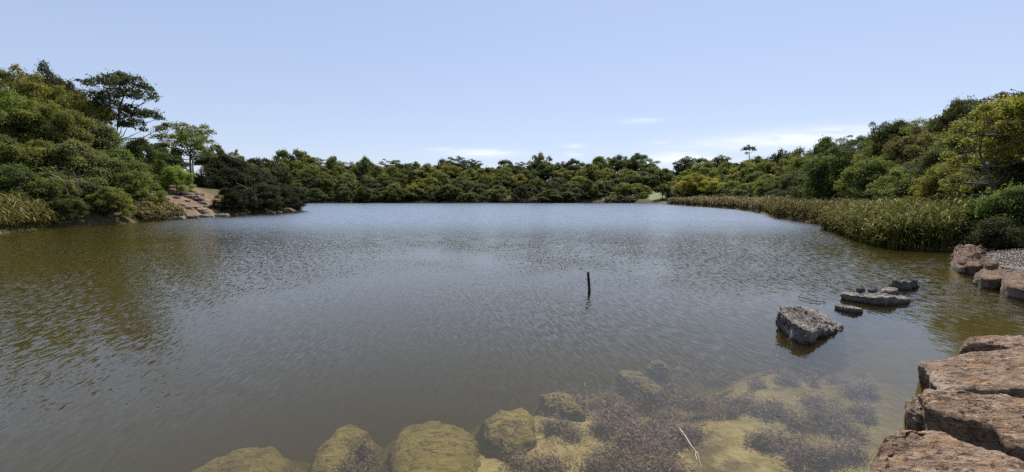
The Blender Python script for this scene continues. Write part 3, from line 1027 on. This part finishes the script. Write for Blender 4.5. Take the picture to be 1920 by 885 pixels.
def custom_tree(px, y, cl, color, label, group=None, leaf=(0.26, 0.11), seed=1, trunk_r=0.16, base_px=None, cat='tree', name='tree', dens=1.0, bark=None, trunk_path=None):
    """tree with its own list of foliage clumps (photo px, py, radius px, depth offset)"""
    rs = np.random.RandomState(seed)
    bp = at_depth(px if base_px is None else base_px, 368, y)
    zg = max(hz(bp.x, y), -0.1)
    org = Vector((bp.x, y, zg))
    C, S = [], []
    for (cx, cyy, rp, dy) in cl:
        p = at_depth(cx, cyy, y + dy) - org
        r = rp / FPX * y * 1.08
        C.append(tuple(p))
        S.append((r, r, r * 0.66))
        for _ in range(1):
            q = p + Vector(tuple(rs.normal(size=3))) * r * 0.75
            C.append(tuple(q))
            S.append((r * 0.6, r * 0.6, r * 0.42))
    C, S = np.array(C), np.array(S)
    L, W = leaf
    cnt = np.maximum(14, 4 * math.pi * S[:, 0] * S[:, 2] * 0.75 / (L * W * 0.5) * dens).astype(int)
    Vv, Ff, tn = leaf_cloud(C, S, cnt, L, W, rs, 0.3)
    root = bpy.data.objects.new(name, None)
    COL.objects.link(root)
    root.location = org
    tag(root, label, cat, group)
    co = link('crown', mesh_np('crown', Vv, Ff, m_leaf, {'tint': tn}), root)
    co.color = (*color, 1)
    parts = []
    if trunk_path:
        tp = [at_depth(a_, b_, y) - org for a_, b_ in trunk_path]
        tp = [Vector((tp[0].x, tp[0].y, -0.5))] + tp
    else:
        top = C[:, 2].max() * 0.72
        tp = [Vector((0, 0, -0.5)), Vector((0, 0, top * 0.4)), Vector((C[:, 0].mean() * 0.5, 0, top * 0.7)), Vector((C[:, 0].mean(), 0, top))]
    nn = len(tp)
    parts.append(tube(tp, [trunk_r * (1 - 0.65 * i / (nn - 1)) for i in range(nn)], 8))
    for c in C:
        c = Vector(c)
        best = min(range(1, nn), key=lambda i: (tp[i] - c).length + (6 if tp[i].z > c.z - 0.2 else 0))
        b0 = tp[best]
        mid = b0.lerp(c, 0.5) + Vector((rs.normal() * 0.12, rs.normal() * 0.12, -0.10 * (c - b0).length))
        parts.append(tube([b0, mid, c], [trunk_r * 0.38, trunk_r * 0.26, trunk_r * 0.08], 5))
    tv, tf = join(parts)
    link('trunk', mesh_np('trunk', np.array(tv), np.array(tf), bark or m_bark, smooth=True), root)
    return root


# --- left hillside
GL = 'trees on the left hillside'
custom_tree(225, 45, [(185, 153, 12, 1), (205, 152, 17, -1), (228, 148, 16, 1), (250, 155, 18, -1), (270, 168, 15, 0), (288, 178, 8, 0), (212, 172, 14, 2), (235, 175, 16, -2),
                      (255, 182, 13, 1), (246, 205, 13, -1), (262, 215, 14, 1), (282, 216, 15, -1), (298, 222, 9, 0), (258, 232, 12, 1), (215, 198, 16, 1), (195, 190, 15, -1),
                      (165, 157, 8, 2), (178, 180, 15, 0), (230, 222, 14, 1), (240, 236, 12, -1)],
            (0.040, 0.050, 0.022), 'tall spreading tree with layered flat clumps and bare limbs, against sky at left', GL, seed=11, trunk_r=0.17,
            trunk_path=[(218, 300), (217, 262), (221, 235), (224, 205), (232, 180)], base_px=220)
custom_tree(340, 62, [(300, 245, 11, 0), (318, 238, 12, 1), (340, 239, 13, -1), (360, 244, 12, 1), (380, 255, 11, 0), (395, 268, 8, 1), (400, 280, 7, 0), (292, 258, 8, 0), (310, 262, 11, 2),
                      (398, 292, 7, 0), (388, 285, 8, 1), (330, 258, 9, 0), (312, 275, 13, 1), (296, 280, 12, 0)],
            GREY, 'airy grey-green gum with arching crown behind the round tree above the dirt bank', GL, leaf=(0.32, 0.13), seed=12, trunk_r=0.13, base_px=355,
            trunk_path=[(362, 320), (361, 300), (352, 280), (345, 262)], dens=0.8)
custom_tree(357, 51, [(345, 258, 14, 0), (362, 254, 15, 1), (375, 264, 13, -1), (352, 272, 16, 0), (368, 278, 14, 1), (338, 272, 12, -1), (358, 288, 11, 0), (378, 280, 9, 1), (334, 285, 10, 0)],
            MID, 'round-headed green tree with a dark bare trunk above the dirt bank', GL, seed=13, trunk_r=0.16,
            trunk_path=[(358, 330), (357, 310), (356, 292), (358, 275)], base_px=358)
LEFT = [('dome', 20, 42, 124, 150, OLIVE, 'broad olive tree at the left edge of the picture, top of the slope'),
        ('dome', 92, 47, 119, 92, DARK, 'dark rounded tree with the highest top at the upper left'),
        ('dome', 148, 44, 166, 100, OLIVE, 'flat-topped olive tree just left of the tall layered tree'),
        ('dome', -60, 36, 130, 170, MID, 'tree half outside the left picture edge, upper slope'),
        ('dome', 45, 37, 195, 120, MID, 'mid-green tree under the broad olive tree at the left edge'),
        ('dome', 105, 38, 190, 115, OLIVE, 'round olive tree below the darkest upper-left tree'),
        ('bushy', 170, 40, 225, 110, GREY, 'grey-green bushy tree below the layered tree, left of its trunk'),
        ('bushy', 262, 44, 262, 80, DEEP, 'dark bushy tree right below the layered tree'),
        ('bushy', 5, 41, 232, 130, DEEP, 'dark bush tree filling the gap below the broad olive tree'),
        ('bushy', 105, 43, 236, 120, MID, 'green bush tree filling the gap left of the layered tree trunk'),
        ('bushy', 310, 56, 268, 70, DEEP, 'dark bushy tree below the airy gum'),
        ('bushy', -15, 31, 250, 110, MID, 'dense green bush tree at the left edge, mid-slope'),
        ('bushy', 65, 33, 262, 120, OLIVE, 'olive bush tree in the middle of the left slope'),
        ('bushy', 140, 34, 268, 120, GREY, 'grey-green bush tree left of the pale bare branches'),
        ('bushy', 215, 37, 283, 120, MID, 'wide green bush tree above the pale bare branches'),
        ('bushy', 15, 28, 310, 110, DEEP, 'dark low tree at the left edge above the reeds'),
        ('bushy', 85, 29.5, 322, 95, MID, 'low green tree above the left reeds'),
        ('bushy', 165, 32, 345, 100, DEEP, 'dark waterside bush below the pale bare branches'),
        ('bushy', 245, 36, 318, 100, MID, 'mid-green bush at the left end of the dirt bank'),
        ('bushy', 205, 31.6, 352, 70, OLIVE, 'small olive bush overhanging the pale ledge at left'),
        ('bushy', 258, 35.5, 352, 64, OLIVE, 'yellowish waterside bush at the left foot of the dirt bank'),
        ('bushy', 120, 29, 365, 70, DEEP, 'low dark waterside bush right of the left reeds'),
        ('dome', 402, 75, 272, 60, DEEP, 'dark tree on the ridge right of the airy gum'),
        ('open', 443, 82, 280, 30, GREY, 'thin open treetop poking above the dark point'),
        ('bushy', 430, 74, 296, 90, MID, 'green tree behind the dark point, right of the ridge tree')]
for (k, px, y, top, wd, colr, lab) in LEFT:
    put(k, px, y, top, wd, colr, lab, GL)
put('bushy', 285, 47, 297, 58, BRIGHT, 'light green rounded shrub at the top left of the dirt bank', 'light green shrubs above the dirt bank', 'shrub', 'shrub')
put('bushy', 328, 46, 313, 60, BRIGHT, 'brightest light green shrub at the top of the dirt bank beside the dark trunk', 'light green shrubs above the dirt bank', 'shrub', 'shrub')
GD = 'dark bushes on the left point'
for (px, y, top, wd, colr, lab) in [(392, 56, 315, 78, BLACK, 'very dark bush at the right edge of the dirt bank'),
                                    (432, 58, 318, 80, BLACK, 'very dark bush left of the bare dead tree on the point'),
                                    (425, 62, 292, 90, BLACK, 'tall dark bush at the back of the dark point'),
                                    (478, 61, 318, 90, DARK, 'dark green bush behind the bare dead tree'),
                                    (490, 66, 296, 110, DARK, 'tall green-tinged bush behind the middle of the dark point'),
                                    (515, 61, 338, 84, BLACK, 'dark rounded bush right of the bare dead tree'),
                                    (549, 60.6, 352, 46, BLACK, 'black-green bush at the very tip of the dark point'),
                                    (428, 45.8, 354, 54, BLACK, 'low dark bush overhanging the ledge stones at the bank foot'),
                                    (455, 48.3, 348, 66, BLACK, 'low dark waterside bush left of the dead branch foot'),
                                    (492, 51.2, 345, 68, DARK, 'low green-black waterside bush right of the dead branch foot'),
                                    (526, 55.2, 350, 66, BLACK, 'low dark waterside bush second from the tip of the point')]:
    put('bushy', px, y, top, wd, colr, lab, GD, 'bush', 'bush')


def branchy(name, label, y, strokes, mat, r, base, cat='dead branch'):
    org = on_ground(*base) if isinstance(base, tuple) else base
    org.y = y
    parts = []
    for st in strokes:
        pts = [at_depth(px, py, y + dy) - org for (px, py, dy) in st]
        n = len(pts)
        parts.append(tube(pts, [r * (1 - 0.65 * i / (n - 1)) for i in range(n)], 6))
    V_, F_ = join(parts)
    return tag(link(name, mesh_np(name, np.array(V_), np.array(F_), mat, smooth=True), None, org), label, cat)


branchy('dead_branch', 'pale bare forked branches sticking out of the left slope bushes', 28.2,
        [[(128, 366, 1.5), (121, 345, 0.2), (110, 332, 0), (96, 327, -0.2)], [(152, 360, 1.5), (144, 345, 0.2), (136, 338, 0), (124, 340, -0.1)], [(144, 345, 0.2), (143, 335, 0), (138, 322, 0)],
         [(110, 332, 0), (100, 335, 0), (92, 331, 0)], [(121, 345, 0), (128, 338, 0), (134, 333, 0)]], m_pale, 0.045, at_depth(135, 366, 28.2))
branchy('dead_tree', 'thin grey dead tree with bare branches standing against the dark point bushes', 46.6,
        [[(463, 398, 1.0), (462, 372, 0), (464, 358, 0), (468, 346, 0)], [(464, 358, 0), (461, 342, 0), (458, 332, 0)], [(464, 362, 0), (472, 352, 0), (480, 347, 0)], [(462, 352, 0), (450, 346, 0), (442, 342, 0)],
         [(463, 364, 0), (470, 360, -0.1)]], m_bark, 0.045, at_depth(463, 398, 46.6), 'dead tree')

# --- far shore and right hillside, in rows from the waterline to the skyline
SKY = [(480, 297), (520, 291), (550, 292), (580, 286), (610, 295), (650, 299), (690, 294), (700, 300), (740, 295), (770, 303), (800, 300), (830, 293), (870, 297), (900, 302),
       (930, 302), (960, 300), (1000, 302), (1018, 294), (1040, 302), (1065, 300), (1095, 293), (1120, 303), (1150, 300), (1185, 297), (1205, 293), (1225, 298), (1240, 299),
       (1262, 310), (1290, 302), (1330, 292), (1360, 291), (1400, 291), (1440, 286), (1480, 280), (1510, 275), (1545, 266), (1580, 259), (1625, 262), (1650, 236), (1670, 230),
       (1700, 237), (1740, 230), (1775, 222), (1790, 202), (1815, 183), (1850, 180), (1880, 178), (1920, 166), (2050, 140)]
SX = [p[0] for p in SKY]
SYv = [p[1] for p in SKY]


def skyline(px):
    return float(np.interp(px, SX, SYv))


def shore_y(px):
    return float(np.interp(px, [480, 560, 960, 1200, 1260, 1300, 1400, 1450, 1500, 1600, 1700, 1800, 1920, 2050], [136, 136, 135.5, 136, 130, 112, 84, 66, 58, 46, 36, 28, 22, 19]))


def ridge_y(px):
    return float(np.interp(px, [480, 1240, 1300, 1400, 1500, 1600, 1700, 1800, 1920, 2050], [166, 166, 150, 118, 88, 66, 52, 42, 33, 28]))


# landmarks that labels count from
LM = [(570, 'the dark point'), (820, 'the middle of the far shore'), (1103, 'the post'), (1228, 'the grassy clearing'), (1405, 'the lone umbrella tree'), (1640, 'the bend of the reeds'),
      (1925, 'the right picture edge')]
ROWS = []     # (row name, list of (kind, px, y, top, width, color))


def row(rname, frac, top_fn, px0, px1, step_fn, kinds, colors, gap=None, jit=5):
    px = px0
    out = []
    while px < px1:
        st = step_fn(px)
        q = px + trng.uniform(-0.2, 0.2) * st
        if not (gap and gap[0] < q < gap[1]):
            y = shore_y(q) * (1 - frac) + ridge_y(q) * frac + trng.uniform(-2, 2) * (0.4 + 0.012 * shore_y(q))
            out.append((trng.choice(kinds), q, y, top_fn(q) + trng.uniform(-jit, jit), st * trng.uniform(1.25, 1.7), trng.choice(colors)))
        px += st * trng.uniform(0.8, 1.15)
    ROWS.append((rname, out))


def between(f):
    return lambda px: skyline(px) * f + (1 - f) * float(np.interp(px, [480, 1230, 1400, 1600, 1800, 1920], [378, 376, 376, 378, 390, 400]))


def stepper(k):
    return lambda px: k * float(np.interp(px, [480, 1240, 1400, 1600, 1800, 2000], [36, 36, 42, 58, 80, 110]))


row('skyline row', 1.0, lambda p: skyline(p) + (16 if 1365 < p < 1445 else 2), 470, 2060, stepper(0.86), ['dome', 'open', 'dome', 'open', 'dome', 'bushy'], [DEEP, DARK, GREY, DEEP, MID], jit=11)
row('rear row', 1.1, lambda p: skyline(p) + 13, 470, 2060, stepper(1.0), ['bushy'], [DEEP, DARK], jit=4)
row('upper row', 0.66, between(0.82), 478, 2060, stepper(1.0), ['dome', 'dome', 'bushy'], [DEEP, MID, OLIVE, GREY, MID], jit=5)
row('middle row', 0.36, between(0.60), 500, 2040, stepper(1.0), ['bushy', 'dome', 'bushy'], [DEEP, MID, OLIVE, DEEP, GREY], (1208, 1258), jit=6)
row('lower row', 0.16, between(0.44), 520, 2040, stepper(0.95), ['bushy'], [DEEP, MID, DEEP, DARK, OLIVE], (1206, 1262), jit=6)
row('waterside row', 0.02, between(0.27), 560, 1830, stepper(0.85), ['bushy'], [DARK, DEEP, DARK, DEEP], (1210, 1262), jit=6)


def rel_labels(items):
    """for each px: count from the nearest landmark on its side"""
    res = {}
    px_all = sorted(range(len(items)), key=lambda i: items[i][1])
    for a in range(len(LM) + 1):
        lo_ = LM[a - 1][0] if a > 0 else -1e9
        hi_ = LM[a][0] if a < len(LM) else 1e9
        seg = [i for i in px_all if lo_ <= items[i][1] < hi_]
        n = len(seg)
        for r, i in enumerate(seg):
            fromleft = r + 1
            fromright = n - r
            if a == 0 or (a < len(LM) and fromright < fromleft):
                res[i] = f'{LN[fromright - 1]} left of {LM[a][1]}'
            else:
                res[i] = f'{LN[fromleft - 1]} right of {LM[a - 1][1]}'
    return res


KN = {'dome': 'domed tree', 'bushy': 'bushy tree', 'open': 'airy open tree'}
for rname, items in ROWS:
    rl = rel_labels(items)
    for i, (k, px, y, top, wd, colr) in enumerate(items):
        where = 'far shore' if px < 1300 else 'right hillside'
        put(k, px, y, top, wd, colr, f'{CNAME[colr]} {KN[k]}, {rname}, {rl[i]}', f'trees along the {where}')

GR = 'trees along the right hillside'
custom_tree(1405, 118, [(1396, 281, 4.5, 0), (1408, 279, 6, 0.5), (1414, 281, 4, -0.5), (1402, 279, 4.5, 0.3)], DARK,
            'lone umbrella-topped tree with thin bare trunk above the skyline', GR, leaf=(0.45, 0.2), seed=21, trunk_r=0.14, base_px=1405,
            trunk_path=[(1405, 305), (1405, 295), (1405, 288), (1406, 282)])
for (k, px, y, top, wd, colr, lab) in [
        ('dome', 1302, 108, 326, 62, YELLOW, 'yellow-olive tree right of the grassy clearing, behind the far reeds'),
        ('dome', 1342, 100, 334, 56, YELLOW, 'rounder yellow-green tree next along from the yellow-olive one'),
        ('bushy', 1400, 86, 345, 66, MID, 'green waterside tree under the lone umbrella tree'),
        ('bushy', 1440, 76, 328, 70, OLIVE, 'olive waterside tree behind the middle reeds'),
        ('open', 1660, 55, 226, 70, DARK, 'dark airy tree standing above the skyline before the right-hand rise'),
        ('dome', 1735, 44, 236, 110, BROWN, 'brownish tall tree left of the big yellow-green tree'),
        ('dome', 1830, 40, 178, 95, DARK, 'dark rounded treetop against the sky at upper right'),
        ('dome', 1935, 24, 172, 170, YELLOW, 'large yellow-green tree cut by the right picture edge'),
        ('bushy', 1560, 50, 275, 110, DEEP, 'large dark tree behind the widest part of the reeds'),
        ('bushy', 1635, 42, 300, 100, MID, 'mid-green tree over the reeds left of the brownish tree'),
        ('bushy', 1690, 36, 318, 110, MID, 'green bush tree behind the right end of the reeds'),
        ('bushy', 1775, 30, 305, 90, OLIVE, 'olive bush tree left of the branching trunk'),
        ('bushy', 1222, 146, 328, 50, DEEP, 'dark spreading tree behind the grassy clearing'),
        ('dome', 1243, 127, 345, 34, DEEP, 'small dark tree with clear trunk on the right side of the grassy clearing'),
        ('bushy', 1208, 134.5, 360, 26, MID, 'low bush at the waterline just left of the grassy clearing'),
        ('bushy', 1218, 133.2, 371, 20, OLIVE, 'smallest low bush at the waterline before the grassy clearing')]:
    put(k, px, y, top, wd, colr, lab, GR)
custom_tree(1860, 23, [(1790, 262, 13, 1), (1806, 238, 15, 0), (1828, 220, 15, 1), (1850, 205, 16, -1), (1874, 200, 16, 0), (1898, 206, 15, 1), (1780, 292, 12, 0), (1800, 300, 13, -1), (1818, 268, 13, -1),
                       (1838, 246, 14, -1), (1862, 232, 14, 1), (1886, 236, 14, -1), (1908, 238, 15, 0), (1772, 322, 11, 0), (1792, 336, 12, 1), (1815, 322, 10, 1.5), (1880, 268, 13, 1), (1905, 276, 14, 0),
                       (1922, 300, 15, -1), (1895, 310, 12, 1), (1835, 345, 11, 1), (1855, 268, 9, 2), (1900, 340, 13, 1), (1778, 352, 12, 1), (1810, 356, 11, 1)],
            OLIVE, 'loose olive tree near the right picture edge with visible branching trunk', GR, leaf=(0.15, 0.065), seed=31, trunk_r=0.10, base_px=1866,
            trunk_path=[(1866, 380), (1860, 345), (1848, 312), (1836, 285), (1842, 255)], dens=0.9)
for (px, y, top, wd, colr, lab, ix) in [(1905, 15.6, 348, 120, LEAFY, 'leafy bright green shrub behind the gravel spit at right edge', 0),
                                        (1845, 16.6, 372, 90, MID, 'mid-green shrub between reeds and bright shrub', 1),
                                        (1805, 16.8, 398, 60, BROWN, 'brownish twiggy shrub at the right end of the reeds', 0),
                                        (1870, 14.9, 408, 90, DARK, 'dark low shrub directly behind the gravel spit', 1),
                                        (1990, 15.0, 340, 150, LEAFY, 'green shrub half outside the right edge behind the spit', 1)]:
    put('shrub', px, y, top, wd, colr, lab, 'shrubs behind the gravel spit', 'shrub', 'shrub', idx=ix)

# lawn in the clearing on the far shore
m_lawn, lw = material('lawn_grass')
lp_ = lw.node('ShaderNodeNewGeometry').outputs['Position']
lb = lw.node('ShaderNodeBsdfPrincipled')
lw.link(lw.mix(lw.noise(lp_, 0.8, 4), (0.055, 0.078, 0.018), (0.11, 0.125, 0.036)), lb.inputs['Base Color'])
lb.inputs['Roughness'].default_value = 0.9
lwo = lw.node('ShaderNodeOutputMaterial')
lw.link(lb.outputs[0], lwo.inputs[0])
gx, gy = np.meshgrid(np.linspace(41.5, 52, 28), np.linspace(127, 156, 40))
gz = height(gx.ravel(), gy.ravel()) + 0.06
i0 = (np.arange(39)[:, None] * 28 + np.arange(27)[None, :]).ravel()
lawn = link('lawn', mesh_np('lawn', np.stack([gx.ravel(), gy.ravel(), gz], 1), np.stack([i0, i0 + 1, i0 + 29, i0 + 28], 1), m_lawn, smooth=True))
tag(lawn, 'sunlit green lawn in the clearing on the far shore', kind='structure')

# ------------------------------------------------------------------ reeds
m_reed, rd = material('reed')
ra = rd.node('ShaderNodeAttribute', attribute_name='tint')
roi = rd.node('ShaderNodeObjectInfo')
rc = rd.mix(rd.ramp(ra.outputs['Fac'], 0.55, 1.0), rd.mix(ra.outputs['Fac'], rd.mix(1.0, roi.outputs['Color'], (0.5, 0.45, 0.4), 'MULTIPLY'), roi.outputs['Color']), (0.34, 0.285, 0.155))
rb = rd.node('ShaderNodeBsdfPrincipled')
rd.link(rc, rb.inputs['Base Color'])
rb.inputs['Roughness'].default_value = 0.8
rb.inputs['Specular IOR Level'].default_value = 0.08
rt = rd.node('ShaderNodeBsdfTranslucent')
rd.link(rc, rt.inputs[0])
rm = rd.node('ShaderNodeMixShader')
rm.inputs[0].default_value = 0.3
rd.link(rb.outputs[0], rm.inputs[1])
rd.link(rt.outputs[0], rm.inputs[2])
ro = rd.node('ShaderNodeOutputMaterial')
rd.link(rm.outputs[0], ro.inputs[0])


def reeds(name, label, poly, n, H, wid, color, seed, pale=0.35, leaves=5, hvar=0.32, lean=0.12, leaf_len=0.36, zmin=-0.15):
    rs = np.random.RandomState(seed)
    poly = np.array(poly)
    lo_, hi_ = poly.min(0), poly.max(0)
    P = []
    while len(P) < n:
        q = lo_ + rs.random((n * 3, 2)) * (hi_ - lo_)
        ins = np.zeros(len(q), bool)
        m = len(poly)
        for i in range(m):
            ax, ay = poly[i]
            bx, by = poly[(i + 1) % m]
            c = ((ay > q[:, 1]) != (by > q[:, 1]))
            ins ^= c & (q[:, 0] < ax + (q[:, 1] - ay) * (bx - ax) / ((by - ay) if by != ay else 1e-9))
        # clumpy
        dens = 0.5 + 0.5 * np.sin(q[:, 0] * 1.9 + seed) * np.sin(q[:, 1] * 1.3 + 2 * seed)
        ins &= rs.random(len(q)) < 0.45 + 0.55 * dens
        P.extend(q[ins].tolist())
    P = np.array(P[:n])
    z = np.maximum(height(P[:, 0], P[:, 1]), zmin)
    V, F, T = [], [], []
    big = 0.5 + 0.5 * np.sin(P[:, 0] * 0.7 + 1.0) * np.sin(P[:, 1] * 0.45)
    k = 0
    for i in range(n):
        h_ = H * (0.78 + 0.22 * big[i]) * (1 + hvar * rs.normal() * 0.6)
        az = rs.uniform(0, 6.283)
        ln = abs(rs.normal()) * lean * h_
        dxy = (math.cos(az) * ln, math.sin(az) * ln)
        b = P[i]
        bt = rs.random()

        def seg(p0, p1, w0, w1, t):
            nonlocal k
            dx, dy, dz = p1[0] - p0[0], p1[1] - p0[1], p1[2] - p0[2]
            a2 = rs.uniform(0, 3.1416)
            sx, sy = math.cos(a2), math.sin(a2)
            V.extend([(p0[0] - sx * w0, p0[1] - sy * w0, p0[2]), (p0[0] + sx * w0, p0[1] + sy * w0, p0[2]),
                      (p1[0] + sx * w1, p1[1] + sy * w1, p1[2]), (p1[0] - sx * w1, p1[1] - sy * w1, p1[2])])
            F.append((k, k + 1, k + 2, k + 3))
            T.append(t)
            k += 4
        top = (b[0] + dxy[0], b[1] + dxy[1], z[i] + h_)
        mid = (b[0] + dxy[0] * 0.3, b[1] + dxy[1] * 0.3, z[i] + h_ * 0.55)
        ts = 0.15 + 0.35 * bt
        seg((b[0], b[1], z[i] - 0.3), mid, wid * 0.5, wid * 0.45, ts)
        seg(mid, top, wid * 0.45, wid * 0.3, ts)
        for _ in range(leaves):
            u = rs.uniform(0.25, 0.98)
            p0 = (b[0] + dxy[0] * u * u, b[1] + dxy[1] * u * u, z[i] + h_ * u)
            a3 = rs.uniform(0, 6.283)
            ll = leaf_len * rs.uniform(0.6, 1.3)
            p1 = (p0[0] + math.cos(a3) * ll * 0.5, p0[1] + math.sin(a3) * ll * 0.5, p0[2] + ll * rs.uniform(0.25, 0.55))
            p2 = (p0[0] + math.cos(a3) * ll, p0[1] + math.sin(a3) * ll, p1[2] - ll * rs.uniform(-0.1, 0.5))
            t = rs.uniform(0.82, 1.0) if rs.random() < pale else rs.uniform(0.2, 0.72)
            # blade lies flat across its own direction
            sx, sy = -math.sin(a3), math.cos(a3)
            for (q0, q1, w0, w1) in ((p0, p1, wid * 0.5, wid * 0.6), (p1, p2, wid * 0.6, wid * 0.08)):
                V.extend([(q0[0] - sx * w0, q0[1] - sy * w0, q0[2]), (q0[0] + sx * w0, q0[1] + sy * w0, q0[2]),
                          (q1[0] + sx * w1, q1[1] + sy * w1, q1[2]), (q1[0] - sx * w1, q1[1] - sy * w1, q1[2])])
                F.append((k, k + 1, k + 2, k + 3))
                T.append(t)
                k += 4
    o = link(name, mesh_np(name, np.array(V), np.array(F), m_reed, {'tint': T}))
    o.color = (*color, 1)
    tag(o, label, None, None, 'stuff')
    return o


OLR = (0.13, 0.115, 0.035)
reeds('reeds', 'green and straw reeds at the right end of the bed, nearest the camera', [(14.6, 16.4), (16.2, 15.6), (18.5, 17.0), (21, 24), (19.5, 27), (17.4, 22.4), (15.6, 19.4)], 2300, 1.28, 0.034, (0.130, 0.145, 0.026), 1, 0.13)
reeds('reeds', 'brownish reeds with pale leaves along the right bank', [(17.4, 22), (20, 22), (25, 27), (31, 40), (34, 52), (30.5, 52), (24.6, 40), (22, 30)], 4200, 1.15, 0.045, (0.122, 0.112, 0.036), 2, 0.17, 4)
reeds('reeds', 'straw-coloured reeds in the far bend of the right bank', [(30.2, 52), (37, 52), (42, 80), (45, 107), (38.5, 107), (37.2, 90), (35.2, 67)], 3600, 1.25, 0.09, (0.150, 0.124, 0.058), 3, 0.28, 3, leaf_len=0.6)
reeds('reeds', 'low straw-coloured reed strip at the foot of the far trees', [(-4, 132.2), (16, 132.2), (16, 134.5), (-4, 134.5)], 900, 1.1, 0.14, (0.17, 0.14, 0.08), 4, 0.4, 3, leaf_len=0.7)
reeds('reeds', 'short pale reed clump left of the grassy clearing', [(29, 131.5), (38, 130.5), (38, 133.5), (29, 134)], 420, 1.2, 0.14, (0.17, 0.14, 0.08), 5, 0.4, 3, leaf_len=0.7)
reeds('reeds', 'arching pale reeds at the left edge of the picture', [(-27.6, 22.3), (-29.9, 27.8), (-32.0, 28.0), (-30.5, 21.5)], 800, 1.0, 0.035, (0.13, 0.135, 0.03), 6, 0.16, 5, lean=0.3, leaf_len=0.65)
reeds('reeds', 'small pale reed clump at the foot of the dirt bank', [(-28.8, 33.5), (-30.5, 33.5), (-31.0, 38.5), (-29.2, 38.5)], 380, 0.85, 0.045, (0.16, 0.14, 0.06), 7, 0.25, 4, leaf_len=0.4)

# ------------------------------------------------------------------ water weed on the shelf
m_weed, wd_ = material('water_weed')
wa = wd_.node('ShaderNodeAttribute', attribute_name='tint')
wb = wd_.node('ShaderNodeBsdfPrincipled')
wd_.link(wd_.mix(wa.outputs['Fac'], (0.055, 0.034, 0.020), (0.27, 0.175, 0.095)), wb.inputs['Base Color'])
wb.inputs['Roughness'].default_value = 0.9
wdo = wd_.node('ShaderNodeOutputMaterial')
wd_.link(wb.outputs[0], wdo.inputs[0])
WEED = [(1110, 742, 44, 14), (1190, 738, 60, 14), (1160, 760, 56, 14), (1260, 728, 56, 12), (1320, 744, 60, 13), (1390, 752, 50, 12), (1230, 772, 46, 12), (1150, 800, 50, 16), (1220, 812, 60, 22),
        (1285, 802, 32, 14), (1190, 850, 60, 16), (1130, 868, 40, 14), (1015, 868, 44, 14), (1460, 765, 46, 10), (1500, 782, 40, 10), (1540, 752, 40, 9), (1430, 826, 34, 9), (1480, 838, 36, 11), (1525, 856, 50, 16),
        (1585, 800, 30, 9), (1560, 780, 30, 8), (655, 862, 30, 20), (1370, 700, 50, 7), (1430, 708, 44, 7), (1510, 702, 50, 7), (1290, 690, 40, 7), (1250, 884, 50, 12), (1060, 800, 34, 12), (1600, 735, 30, 6),
        (1565, 708, 40, 6), (1615, 770, 24, 9), (1600, 845, 26, 11), (1450, 680, 44, 5), (1340, 672, 40, 5)]
rs = np.random.RandomState(9)
WC, WS = [], []
for (cx, cyy, rx, ry) in WEED:
    for _ in range(max(4, int(rx * ry / 75))):
        a_, r_ = rs.uniform(0, 6.283), math.sqrt(rs.random())
        r_ *= 1 + 0.3 * math.sin(3 * a_ + cx)
        p = at_z(cx + math.cos(a_) * rx * r_, cyy + math.sin(a_) * ry * r_, -0.24)
        q_ = rs.uniform(0.05, 0.14)
        WC.append((p.x, p.y, max(-0.40, hz(p.x, p.y)) + 0.02))
        WS.append((q_ * 1.3, q_, rs.uniform(0.08, 0.21)))
WS = np.array(WS)
cntw = np.maximum(40, WS[:, 0] * WS[:, 1] * 16000).astype(int)
WV, WFc, WT = leaf_cloud(WC, WS, cntw, 0.050, 0.009, rs, 0.0, 0.8, -0.2, 0.75)
WT = np.clip(0.15 + 0.7 * WT, 0, 1)
weed = link('water_weed', mesh_np('water_weed', WV, WFc, m_weed, {'tint': WT}))
tag(weed, 'brown feathery water weed under the shallow water at lower right', None, None, 'stuff')
